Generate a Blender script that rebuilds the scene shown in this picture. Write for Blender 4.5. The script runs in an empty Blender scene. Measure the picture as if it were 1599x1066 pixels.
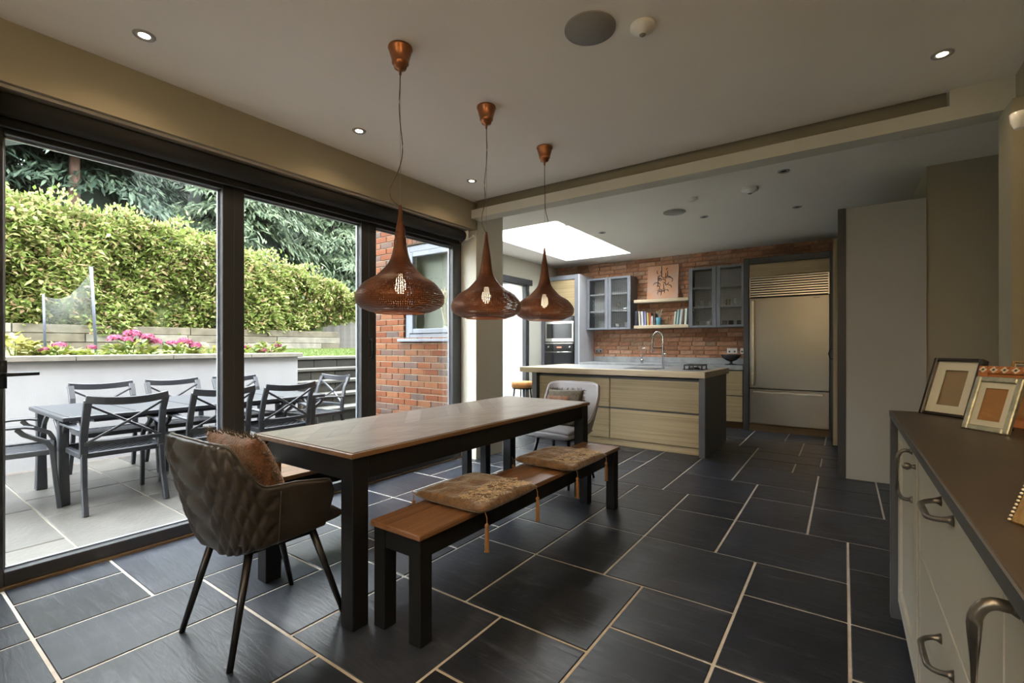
import bpy, bmesh, math, random
import numpy as np
from mathutils import Vector, Matrix, noise as mnoise

random.seed(7); RNG = np.random.default_rng(7)
SC = bpy.context.scene
COL = SC.collection
PI = math.pi

# ------------------------------------------------------------------ camera, sky, exposure
cam_d = bpy.data.cameras.new('camera'); cam = bpy.data.objects.new('camera', cam_d); COL.objects.link(cam)
YAW = math.atan(518.5/734.0)
cam.location = (0, 0, 1.21); cam.rotation_euler = (PI/2, 0, YAW)
cam_d.sensor_fit = 'HORIZONTAL'; cam_d.sensor_width = 36; cam_d.lens = 36*734.0/1599
cam_d.shift_y = 7.5/1599; cam_d.clip_start = .02; cam_d.clip_end = 200
SC.camera = cam
SKY_STRENGTH = 21.0
wd = bpy.data.worlds.new('overcast_sky'); SC.world = wd; wd.use_nodes = True
bg = wd.node_tree.nodes['Background']
bg.inputs['Color'].default_value = (.93, .97, 1.0, 1); bg.inputs['Strength'].default_value = SKY_STRENGTH
SC.view_settings.view_transform = 'Standard'; SC.view_settings.look = 'None'
SC.view_settings.gamma = 1; SC.view_settings.use_curve_mapping = False
SC.view_settings.exposure = 0.37
cy = SC.cycles
cy.max_bounces = 9; cy.diffuse_bounces = 6; cy.glossy_bounces = 4; cy.transmission_bounces = 6
cy.transparent_max_bounces = 24; cy.use_denoising = True; cy.sample_clamp_indirect = 6
cy.caustics_reflective = True; cy.caustics_refractive = False

# ------------------------------------------------------------------ materials
MATS = {}
def _new(name):
    m = bpy.data.materials.new(name); m.use_nodes = True
    nt = m.node_tree; b = nt.nodes['Principled BSDF']
    MATS[name] = m
    return m, nt, b
def N(nt, t, **kw):
    n = nt.nodes.new(t)
    for k, v in kw.items():
        if hasattr(n, k): setattr(n, k, v)
        else: n.inputs[k].default_value = v
    return n
def L(nt, a, ao, b, bi): nt.links.new(a.outputs[ao], b.inputs[bi])
def rgb(c, k=1.0): return (c[0]*k, c[1]*k, c[2]*k, 1)
def coords(nt, scale=(1,1,1), kind='Object', rand=False):
    tc = N(nt, 'ShaderNodeTexCoord'); mp = N(nt, 'ShaderNodeMapping')
    mp.inputs['Scale'].default_value = scale
    L(nt, tc, kind, mp, 'Vector')
    if rand:                                    # shift the pattern from piece to piece
        oi = N(nt, 'ShaderNodeObjectInfo'); mu = N(nt, 'ShaderNodeMath', operation='MULTIPLY'); mu.inputs[1].default_value = 37.0
        L(nt, oi, 'Random', mu, 0); L(nt, mu, 0, mp, 'Location')
    return mp
def mix_rgb(nt, fac_node, fac_out, a, b, blend='MIX'):
    m = N(nt, 'ShaderNodeMix', data_type='RGBA', blend_type=blend)
    if fac_node is None: m.inputs[0].default_value = fac_out
    else: L(nt, fac_node, fac_out, m, 0)
    for i, x in ((6, a), (7, b)):
        if isinstance(x, tuple) and len(x) == 2 and not isinstance(x[0], (int, float)): nt.links.new(x[0].outputs[x[1]], m.inputs[i])
        else: m.inputs[i].default_value = x
    return m
def ramp(nt, stops, interp='LINEAR'):
    r = N(nt, 'ShaderNodeValToRGB'); cr = r.color_ramp; cr.interpolation = interp
    while len(cr.elements) < len(stops): cr.elements.new(.5)
    for e, (p, c) in zip(cr.elements, stops): e.position = p; e.color = c if len(c) == 4 else (*c, 1)
    return r
def mat(name, col, rough=.5, metal=0., var=.12, scale=6., stretch=(1,1,1), bump=0., bscale=60., bstretch=None, spec=.5,
        objvar=0., sheen=0., coat=0., kind='Object', detail=4., rand=False, rvar=0.):
    m, nt, b = _new(name)
    mp = coords(nt, tuple(scale*s for s in stretch), kind, rand)
    nz = N(nt, 'ShaderNodeTexNoise', Scale=1.0, Detail=detail, Roughness=.6); L(nt, mp, 'Vector', nz, 'Vector')
    cr = ramp(nt, [(.25, rgb(col, 1-var)), (.75, rgb(col, 1+var))]); L(nt, nz, 'Fac', cr, 'Fac')
    src = (cr, 'Color')
    if objvar:
        oi = N(nt, 'ShaderNodeObjectInfo')
        mr = N(nt, 'ShaderNodeMapRange'); mr.inputs[3].default_value = 1-objvar; mr.inputs[4].default_value = 1+objvar
        L(nt, oi, 'Random', mr, 0)
        mm = N(nt, 'ShaderNodeVectorMath', operation='SCALE'); nt.links.new(cr.outputs['Color'], mm.inputs[0]); L(nt, mr, 0, mm, 'Scale')
        src = (mm, 'Vector')
    nt.links.new(src[0].outputs[src[1]], b.inputs['Base Color'])
    b.inputs['Roughness'].default_value = rough; b.inputs['Metallic'].default_value = metal
    if rvar:
        rr = N(nt, 'ShaderNodeMapRange'); rr.inputs[3].default_value = max(0, rough-rvar); rr.inputs[4].default_value = rough+rvar
        L(nt, nz, 'Fac', rr, 0); L(nt, rr, 0, b, 'Roughness')
    b.inputs['Specular IOR Level'].default_value = spec
    if sheen: b.inputs['Sheen Weight'].default_value = sheen; b.inputs['Sheen Roughness'].default_value = .4
    if coat: b.inputs['Coat Weight'].default_value = coat; b.inputs['Coat Roughness'].default_value = .15
    if bump:
        bs = bstretch or stretch
        mp2 = coords(nt, tuple(bscale*s for s in bs), kind, rand)
        n2 = N(nt, 'ShaderNodeTexNoise', Scale=1.0, Detail=5.0); L(nt, mp2, 'Vector', n2, 'Vector')
        bp = N(nt, 'ShaderNodeBump', Strength=bump, Distance=.01); L(nt, n2, 'Fac', bp, 'Height'); L(nt, bp, 'Normal', b, 'Normal')
    return m
def wood(name, c1, c2, rough=.45, axis='Y', grain=14., bump=.15, objvar=.0, spec=.5, rings=2.2):
    m, nt, b = _new(name)
    st = {'X': (.6, grain, grain), 'Y': (grain, .6, grain), 'Z': (grain, grain, .6)}[axis]
    mp = coords(nt, st, 'Object', True)
    nz = N(nt, 'ShaderNodeTexNoise', Scale=1.0, Detail=8.0, Roughness=.65, Distortion=.6); L(nt, mp, 'Vector', nz, 'Vector')
    cr = ramp(nt, [(.3, rgb(c1)), (.55, rgb(c2)), (.75, rgb(c2, 1.15))]); L(nt, nz, 'Fac', cr, 'Fac')
    src = (cr, 'Color')
    if objvar:
        oi = N(nt, 'ShaderNodeObjectInfo'); mr = N(nt, 'ShaderNodeMapRange'); mr.inputs[3].default_value = 1-objvar; mr.inputs[4].default_value = 1+objvar
        L(nt, oi, 'Random', mr, 0)
        mm = N(nt, 'ShaderNodeVectorMath', operation='SCALE'); nt.links.new(cr.outputs['Color'], mm.inputs[0]); L(nt, mr, 0, mm, 'Scale')
        src = (mm, 'Vector')
    nt.links.new(src[0].outputs[src[1]], b.inputs['Base Color'])
    b.inputs['Roughness'].default_value = rough; b.inputs['Specular IOR Level'].default_value = spec
    bp = N(nt, 'ShaderNodeBump', Strength=bump, Distance=.004); L(nt, nz, 'Fac', bp, 'Height'); L(nt, bp, 'Normal', b, 'Normal')
    return m
def glass(name, tint=(1,1,1), refl=1.0, rough=0.0):
    m, nt, b = _new(name); nt.nodes.remove(b); out = nt.nodes['Material Output']
    tr = N(nt, 'ShaderNodeBsdfTransparent'); tr.inputs[0].default_value = rgb(tint)
    gl = N(nt, 'ShaderNodeBsdfGlossy'); gl.inputs['Roughness'].default_value = rough
    fr = N(nt, 'ShaderNodeFresnel', IOR=1.45); mu = N(nt, 'ShaderNodeMath', operation='MULTIPLY'); mu.inputs[1].default_value = refl
    L(nt, fr, 0, mu, 0)
    mx = N(nt, 'ShaderNodeMixShader'); L(nt, mu, 0, mx, 0); L(nt, tr, 0, mx, 1); L(nt, gl, 0, mx, 2); L(nt, mx, 0, out, 0)
    return m
def emit(name, col, s):
    m, nt, b = _new(name); nt.nodes.remove(b); e = N(nt, 'ShaderNodeEmission', Strength=s); e.inputs[0].default_value = rgb(col)
    L(nt, e, 0, nt.nodes['Material Output'], 0); return m
def pick(name, stops, rough=.7, island=True, bump=0., bscale=60., spec=.3, noisevar=.25, nscale=25., transl=0., sheen=0.):
    """colour picked per piece out of a ramp: per mesh island or per object"""
    m, nt, b = _new(name)
    if island: g = N(nt, 'ShaderNodeNewGeometry'); o = 'Random Per Island'
    else: g = N(nt, 'ShaderNodeObjectInfo'); o = 'Random'
    cr = ramp(nt, stops); L(nt, g, o, cr, 'Fac')
    mp = coords(nt, (nscale,)*3); nz = N(nt, 'ShaderNodeTexNoise', Scale=1.0, Detail=4.0); L(nt, mp, 'Vector', nz, 'Vector')
    mr = N(nt, 'ShaderNodeMapRange'); mr.inputs[1].default_value = .25; mr.inputs[2].default_value = .75
    mr.inputs[3].default_value = 1-noisevar; mr.inputs[4].default_value = 1+noisevar; L(nt, nz, 'Fac', mr, 0)
    mm = N(nt, 'ShaderNodeVectorMath', operation='SCALE'); nt.links.new(cr.outputs['Color'], mm.inputs[0]); L(nt, mr, 0, mm, 'Scale')
    L(nt, mm, 'Vector', b, 'Base Color')
    b.inputs['Roughness'].default_value = rough; b.inputs['Specular IOR Level'].default_value = spec
    if sheen: b.inputs['Sheen Weight'].default_value = sheen
    if bump:
        mp2 = coords(nt, (bscale,)*3); n2 = N(nt, 'ShaderNodeTexNoise', Scale=1.0, Detail=5.0); L(nt, mp2, 'Vector', n2, 'Vector')
        bp = N(nt, 'ShaderNodeBump', Strength=bump, Distance=.01); L(nt, n2, 'Fac', bp, 'Height'); L(nt, bp, 'Normal', b, 'Normal')
    if transl:
        t = N(nt, 'ShaderNodeBsdfTranslucent'); L(nt, mm, 'Vector', t, 'Color')
        mx = N(nt, 'ShaderNodeMixShader'); mx.inputs[0].default_value = transl
        L(nt, b, 0, mx, 1); L(nt, t, 0, mx, 2); L(nt, mx, 0, nt.nodes['Material Output'], 0)
    return m

def slate():
    m, nt, b = _new('slate')
    mp = coords(nt, (2.2, 1.1, 2.2), 'Object', True)
    nz = N(nt, 'ShaderNodeTexNoise', Scale=1.0, Detail=6.0, Roughness=.6, Distortion=1.2); L(nt, mp, 'Vector', nz, 'Vector')
    cr = ramp(nt, [(.3, (.011, .013, .019)), (.55, (.021, .025, .035)), (.8, (.042, .048, .064))]); L(nt, nz, 'Fac', cr, 'Fac')
    oi = N(nt, 'ShaderNodeObjectInfo'); mr = N(nt, 'ShaderNodeMapRange'); mr.inputs[3].default_value = .75; mr.inputs[4].default_value = 1.3
    L(nt, oi, 'Random', mr, 0)
    mm = N(nt, 'ShaderNodeVectorMath', operation='SCALE'); nt.links.new(cr.outputs['Color'], mm.inputs[0]); L(nt, mr, 0, mm, 'Scale')
    mpv = coords(nt, (2.0, 11.0, 2.0), 'Object', True); mpv.inputs['Rotation'].default_value = (0, 0, -.35)
    nv = N(nt, 'ShaderNodeTexNoise', Scale=1.0, Detail=9.0, Roughness=.7, Distortion=1.0); L(nt, mpv, 'Vector', nv, 'Vector')
    rv = ramp(nt, [(.56, (0, 0, 0)), (.70, (.45, .45, .45)), (.76, (1, 1, 1))]); L(nt, nv, 'Fac', rv, 'Fac')
    vx = mix_rgb(nt, rv, 'Color', (mm, 'Vector'), (.10, .11, .135, 1)); nt.links.new(vx.outputs[2], b.inputs['Base Color'])
    # riven streaks
    mp2 = coords(nt, (4.0, 26.0, 4.0), 'Object', True); mp2.inputs['Rotation'].default_value = (0, 0, .5)
    n2 = N(nt, 'ShaderNodeTexNoise', Scale=1.0, Detail=6.0, Roughness=.55, Distortion=1.5); L(nt, mp2, 'Vector', n2, 'Vector')
    mp3 = coords(nt, (1.6, 1.6, 1.6), 'Object', True)
    n3 = N(nt, 'ShaderNodeTexNoise', Scale=1.0, Detail=3.0); L(nt, mp3, 'Vector', n3, 'Vector')
    ad = N(nt, 'ShaderNodeMath', operation='MULTIPLY_ADD'); ad.inputs[1].default_value = 2.2; L(nt, n3, 'Fac', ad, 0); L(nt, n2, 'Fac', ad, 2)
    bp = N(nt, 'ShaderNodeBump', Strength=.30, Distance=.006); L(nt, ad, 0, bp, 'Height'); L(nt, bp, 'Normal', b, 'Normal')
    rr = N(nt, 'ShaderNodeMapRange'); rr.inputs[3].default_value = .26; rr.inputs[4].default_value = .46; L(nt, n2, 'Fac', rr, 0); L(nt, rr, 0, b, 'Roughness')
    b.inputs['Specular IOR Level'].default_value = .33
    return m
def perforated():
    """copper sheet punched with fine holes laid out round the shade"""
    m, nt, b = _new('perforated_copper'); out = nt.nodes['Material Output']
    tc = N(nt, 'ShaderNodeTexCoord'); sp = N(nt, 'ShaderNodeSeparateXYZ'); L(nt, tc, 'Object', sp, 0)
    at = N(nt, 'ShaderNodeMath', operation='ARCTAN2'); L(nt, sp, 'X', at, 0); L(nt, sp, 'Y', at, 1)
    cb = N(nt, 'ShaderNodeCombineXYZ')
    ma = N(nt, 'ShaderNodeMath', operation='MULTIPLY'); ma.inputs[1].default_value = 124/(2*PI); L(nt, at, 0, ma, 0)
    mz = N(nt, 'ShaderNodeMath', operation='MULTIPLY'); mz.inputs[1].default_value = 105.; L(nt, sp, 'Z', mz, 0)
    L(nt, ma, 0, cb, 'X'); L(nt, mz, 0, cb, 'Y')
    vo = N(nt, 'ShaderNodeTexVoronoi', voronoi_dimensions='2D', Scale=1.0, Randomness=.25); L(nt, cb, 0, vo, 'Vector')
    mpn = coords(nt, (5, 5, 5)); nn = N(nt, 'ShaderNodeTexNoise', Scale=1.0, Detail=2.0); L(nt, mpn, 'Vector', nn, 'Vector')
    th = N(nt, 'ShaderNodeMapRange'); th.inputs[1].default_value = .35; th.inputs[2].default_value = .68; th.inputs[3].default_value = .10; th.inputs[4].default_value = .30; L(nt, nn, 'Fac', th, 0)
    lt = N(nt, 'ShaderNodeMath', operation='LESS_THAN'); L(nt, vo, 'Distance', lt, 0); L(nt, th, 0, lt, 1)
    mp = coords(nt, (7, 7, 11)); nz = N(nt, 'ShaderNodeTexNoise', Scale=1.0, Detail=5.0); L(nt, mp, 'Vector', nz, 'Vector')
    cr = ramp(nt, [(.3, (.065, .022, .010)), (.5, (.115, .040, .017)), (.75, (.20, .075, .032))]); L(nt, nz, 'Fac', cr, 'Fac')
    L(nt, cr, 'Color', b, 'Base Color'); b.inputs['Metallic'].default_value = .55; b.inputs['Roughness'].default_value = .45
    bp = N(nt, 'ShaderNodeBump', Strength=.3, Distance=.002); L(nt, vo, 'Distance', bp, 'Height'); L(nt, bp, 'Normal', b, 'Normal')
    tr = N(nt, 'ShaderNodeBsdfTransparent'); mx = N(nt, 'ShaderNodeMixShader')
    L(nt, lt, 0, mx, 0); L(nt, b, 0, mx, 1); L(nt, tr, 0, mx, 2); L(nt, mx, 0, out, 0)
    return m
def wired(name, pitch=.017, w=.085, line=(.07,.075,.08), axes=('X','Z')):
    """glass with a fine woven wire in it"""
    m, nt, b = _new(name); out = nt.nodes['Material Output']
    tc = N(nt, 'ShaderNodeTexCoord'); sp = N(nt, 'ShaderNodeSeparateXYZ'); L(nt, tc, 'Object', sp, 0)
    fs = []
    for ax in axes:
        mu = N(nt, 'ShaderNodeMath', operation='MULTIPLY'); mu.inputs[1].default_value = 1/pitch; L(nt, sp, ax, mu, 0)
        fr = N(nt, 'ShaderNodeMath', operation='FRACT'); L(nt, mu, 0, fr, 0)
        lt = N(nt, 'ShaderNodeMath', operation='LESS_THAN'); lt.inputs[1].default_value = w; L(nt, fr, 0, lt, 0); fs.append(lt)
    mxm = N(nt, 'ShaderNodeMath', operation='MAXIMUM'); L(nt, fs[0], 0, mxm, 0); L(nt, fs[1], 0, mxm, 1)
    b.inputs['Base Color'].default_value = rgb(line); b.inputs['Metallic'].default_value = .6; b.inputs['Roughness'].default_value = .4
    tr = N(nt, 'ShaderNodeBsdfTransparent'); tr.inputs[0].default_value = (.95, .96, .97, 1)
    gl = N(nt, 'ShaderNodeBsdfGlossy', Roughness=.08); frn = N(nt, 'ShaderNodeFresnel', IOR=1.2)
    m1 = N(nt, 'ShaderNodeMixShader'); L(nt, frn, 0, m1, 0); L(nt, tr, 0, m1, 1); L(nt, gl, 0, m1, 2)
    mx = N(nt, 'ShaderNodeMixShader'); L(nt, mxm, 0, mx, 0); L(nt, m1, 0, mx, 1); L(nt, b, 0, mx, 2); L(nt, mx, 0, out, 0)
    return m
def garden_net():
    m, nt, b = _new('garden_net'); out = nt.nodes['Material Output']
    tr = N(nt, 'ShaderNodeBsdfTransparent'); mx = N(nt, 'ShaderNodeMixShader'); mx.inputs[0].default_value = .20
    b.inputs['Base Color'].default_value = (.14, .15, .15, 1); b.inputs['Roughness'].default_value = .8
    L(nt, tr, 0, mx, 1); L(nt, b, 0, mx, 2); L(nt, mx, 0, out, 0)
slate(); perforated(); wired('wired_glass'); garden_net()
mat('grout', (.50, .46, .40), .85, var=.15, scale=18, bump=.3, bscale=150)
mat('ceiling_paint', (.87, .84, .785), .9, var=.02, scale=2)
mat('wall_paint', (.33, .298, .218), .9, var=.03, scale=2)
mat('pale_paint', (.58, .57, .50), .9, var=.03, scale=2)
mat('grey_panel_paint', (0.36, 0.36, 0.333), .6, var=.03, scale=2)
mat('frame_anthracite', (.035, .037, .042), .38, var=.1, spec=.5)
mat('gasket_grey', (.30, .33, .38), .35, metal=.6, var=.05)
mat('blind_black', (.008, .008, .009), .85, var=.1)
mat('rail_grey', (.42, .40, .36), .5, var=.05)
mat('white_plastic', (.78, .78, .76), .4, var=.03)
mat('grille_grey', (.27, .26, .25), .8, var=.05, bump=.2, bscale=600)
mat('bezel_grey', (.35, .34, .33), .5, var=.03)
mat('dark_hole', (.02, .02, .02), .8)
mat('copper', (0.375, 0.1575, 0.075), .32, metal=.9, var=.2, scale=12)
mat('cable_brown', (.12, .08, .05), .6)
mat('cable_steel', (.35, .35, .34), .35, metal=1)
emit('bulb_glow', (1, .82, .55), 40.); emit('bulb_soft', (1, .80, .52), 4.)
emit('downlight_glow', (1, .86, .62), 30.)
glass('clear_glass', (.975, .985, .98), .28)
glass('dull_glass', (.95, .97, .95), .05)
glass('bulb_glass', (1, .95, .85), .5)
mat('black_paint_wood', (.006, .0065, .0075), .5, var=.2, scale=10, bump=.06, bscale=40, spec=.3)
wood('table_oak', (0.12, 0.0944, 0.076), (0.188, 0.156, 0.1304), .33, 'Y', 26, .08, .16, .4)
wood('table_edge', (.10, .055, .025), (.17, .095, .045), .4, 'Y', 22, .1)
wood('bench_oak', (0.105, 0.04875, 0.021), (0.2025, 0.1013, 0.0465), .36, 'Y', 24, .12, .12)
mat('quilted_leather', (.030, .027, .0255), .48, var=.2, scale=14, bump=.12, bscale=180, spec=.5)
mat('leather_piping', (.05, .045, .042), .35, var=.1)
mat('grey_leather', (.33, .32, .34), .48, var=.08, bump=.08, bscale=160)
mat('black_steel', (.012, .012, .014), .35, var=.1, metal=.3)
mat('velvet_gold', (0.1365, 0.07475, 0.02925), .75, var=.6, scale=24, bump=.6, bscale=70, sheen=.5, detail=7)
mat('velvet_pale', (0.462, 0.352, 0.22), .7, var=.5, scale=40, bump=.6, bscale=90, sheen=.4, detail=8)
mat('tassel_gold', (0.204, 0.096, 0.027), .7, var=.3, scale=60, stretch=(1,1,.1), sheen=.3)
mat('fur_brown', (0.15, 0.06375, 0.0285), .8, var=.7, scale=22, bump=.8, bscale=120, sheen=.6, detail=8)
mat('fringe_dark', (.07, .055, .035), .8, var=.6, scale=50, sheen=.3)
wood('kitchen_oak', (0.2232, 0.1662, 0.0855), (0.3372, 0.2584, 0.1444), .55, 'X', 44, .2, .08)
wood('kitchen_oak_up', (.235, .175, .090), (.355, .272, .152), .55, 'Z', 44, .2, .08)
wood('dark_oak', (.075, .048, .02), (.13, .085, .04), .5, 'X', 18, .15)
wood('worktop_oak', (.36, .28, .18), (.55, .45, .31), .45, 'X', 16, .2)
mat('concrete', (.27, .28, .29), .33, var=.3, scale=9, bump=.08, bscale=60, detail=8, rvar=.1)
mat('steel_grey_paint', (.085, .09, .10), .42, var=.1, scale=8)
mat('dark_housing', (.032, .034, .036), .45, var=.1)
mat('pale_grey_lacquer', (.52, .52, .55), .4, var=.03)
mat('cabinet_grey', (.15, .16, .185), .45, var=.08)
mat('cabinet_inside', (.80, .80, .80), .7, var=.05)
mat('stainless', (0.296, 0.288, 0.28), .28, metal=1., var=.02, scale=3)
mat('stainless_plain', (.62, .60, .57), .25, metal=1., var=.04)
mat('chrome', (.75, .75, .76), .12, metal=1., var=.02)
mat('oven_black', (.012, .012, .014), .12, var=.1, coat=.3)
emit('oven_display', (1, .35, .25), 1.2)
mat('porcelain', (.80, .80, .79), .25, var=.02)
mat('mug_stone', (.34, .30, .25), .5, var=.3, scale=30)
mat('mug_dark', (.05, .04, .03), .4, var=.3, scale=30)
mat('pot_blue', (.16, .42, .55), .35, var=.2, scale=10)
mat('hob_black', (.012, .012, .012), .5, var=.2)
mat('tan_leather', (.46, .20, .055), .5, var=.25, scale=12, bump=.1, bscale=120)
mat('sideboard_white', (0.4928, 0.484, 0.4312), .5, var=.03, scale=3)
mat('sideboard_top', (0.04464, 0.03384, 0.02592), .42, var=.2, scale=8, bump=.05, bscale=200)
mat('sideboard_edge', (.075, .083, .098), .5, var=.08)
mat('pewter', (.20, .19, .175), .35, metal=.9, var=.25, scale=30)
mat('frame_black_gloss', (.014, .013, .016), .15, var=.1, coat=.4)
mat('mount_card', (.72, .70, .64), .8, var=.03)
mat('backing_tan', (.30, .22, .14), .8, var=.12, scale=15)
mat('backing_orange', (.38, .19, .075), .75, var=.15, scale=15)
mat('silver_leaf', (.42, .42, .34), .35, metal=.8, var=.35, scale=30, bump=.3, bscale=120)
mat('gold_ornate', (.34, .22, .09), .4, metal=.6, var=.6, scale=40, bump=.6, bscale=90)
mat('pearl', (.72, .68, .58), .3, var=.05)
mat('terracotta', (.42, .16, .055), .6, var=.3, scale=20)
mat('tile_cream', (.66, .62, .54), .5, var=.1)
mat('tile_dark', (.05, .04, .04), .5)
# outdoor
mat('aluminium_grey', (.020, .022, .028), .38, var=.25, scale=30, bump=.1, bscale=150, metal=.1)
pick('paving_stone', [(0, (0.04825, 0.04623, 0.04222)), (.5, (0.06433, 0.06111, 0.05548)), (1, (0.08041, 0.07639, 0.06634))], .38, False, .25, 30, .5, .22, 6)
mat('paving_joint', (0.1224, 0.1122, 0.08925), .9, var=.2, scale=20)
mat('white_render', (0.2248, 0.2248, 0.2342), .9, var=.06, scale=3, stretch=(1, 1, .3), bump=.15, bscale=120)
pick('coping_stone', [(0, (0.1148, 0.1061, 0.08889)), (1, (0.1492, 0.1377, 0.1175))], .8, False, .2, 60, .3, .2, 10)
pick('step_tread', [(0, (0.04925, 0.04795, 0.04277)), (1, (0.06221, 0.05962, 0.05184))], .7, False, .2, 50, .3, .2, 10)
pick('step_block', [(0, (0.018, 0.0171, 0.0153)), (.5, (0.0243, 0.0225, 0.0198)), (1, (0.0324, 0.0297, 0.0234))], .85, False, .4, 60, .2, .25, 12)
pick('sleeper', [(0, (0.05852, 0.04877, 0.03414)), (.5, (0.08293, 0.07316, 0.05608)), (1, (0.1074, 0.0999, 0.08293))], .85, False, .4, 30, .2, .35, 6)
BRICKS = [(0, (.085, .026, .012)), (.3, (.11, .037, .0165)), (.55, (.13, .053, .024)), (.75, (.085, .046, .033)), (1, (.06, .044, .039))]
pick('garden_brick', BRICKS, .85, False, .4, 70, .2, .25, 40)
mat('added_gravel', (.20, .19, .17), .9, var=.2, scale=20)
mat('brick_far', (.24, .12, .08), .9, var=.2, scale=10)
mat('mortar_pale', (0.2232, 0.1922, 0.1426), .9, var=.15, scale=30, bump=.3, bscale=120)
INB = [(0, (.25, .125, .075)), (.3, (.35, .17, .10)), (.6, (.42, .225, .14)), (.8, (.31, .205, .145)), (1, (.48, .285, .19))]
pick('inner_brick', INB, .85, False, .5, 60, .2, .3, 30)
pick('inner_brick_mass', INB, .85, True, .5, 60, .2, .3, 30)
mat('inner_mortar', (0.26, 0.19, 0.14), .95, var=.25, scale=30)
mat('window_grey', (.13, .145, .17), .4, var=.05)
mat('blind_pale', (0.138, 0.141, 0.129), .8, var=.08, scale=4)
mat('dried_grass', (.55, .48, .36), .8, var=.3, scale=20)
pick('hedge_leaf', [(0, (0.08075, 0.1187, 0.0247)), (.35, (0.1283, 0.171, 0.038)), (.6, (0.19, 0.2185, 0.0646)), (.82, (0.266, 0.266, 0.1092)), (.92, (0.2375, 0.1568, 0.08075)), (1, (0.2945, 0.1995, 0.1377))], .45, True, 0, 60, .35, .15, 25, .45)
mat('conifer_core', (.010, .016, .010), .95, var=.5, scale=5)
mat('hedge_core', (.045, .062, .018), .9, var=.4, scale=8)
pick('conifer_spray', [(0, (0.01944, 0.03564, 0.01685)), (.5, (0.04212, 0.0648, 0.0324)), (1, (0.08424, 0.1102, 0.05832))], .6, True, 0, 60, .3, .15, 25, .3)
pick('pine_spray', [(0, (.012, .026, .016)), (.5, (.026, .045, .028)), (1, (.055, .08, .05))], .6, True, 0, 60, .3, .15, 25, .25)
mat('bark_dark', (.03, .022, .016), .9, var=.4, scale=12)
mat('bark_red', (.062, .032, .021), .9, var=.4, scale=12, stretch=(1,1,.2), bump=.6, bscale=30)
mat('soil', (.06, .04, .03), .95, var=.4, scale=12)
mat('lawn_green', (0.07031, 0.1004, 0.02511), .9, var=.18, scale=3)
pick('grass_blade', [(0, (0.05524, 0.08537, 0.01758)), (1, (0.1004, 0.1306, 0.03766))], .7, True, 0, 60, .2, .1, 25, .3)
pick('plant_leaf', [(0, (0.056, 0.098, 0.0175)), (.5, (0.112, 0.14, 0.0245)), (1, (0.196, 0.196, 0.049))], .5, True, 0, 60, .4, .15, 25, .35)
pick('plant_leaf_gold', [(0, (0.14, 0.147, 0.021)), (1, (0.252, 0.238, 0.077))], .5, True, 0, 60, .4, .15, 25, .35)
pick('petal_pink', [(0, (0.1485, 0.01485, 0.0405)), (.5, (0.216, 0.03375, 0.081)), (1, (0.27, 0.08775, 0.1485))], .6, True, 0, 60, .3, .1, 25, .25)
pick('fence_board', [(0, (0.2145, 0.2038, 0.1823)), (1, (0.3003, 0.2896, 0.2627))], .9, False, .2, 40, .2, .15, 8)
mat('pole_foam', (.04, .045, .065), .4, var=.15, scale=20, spec=.4)

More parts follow.
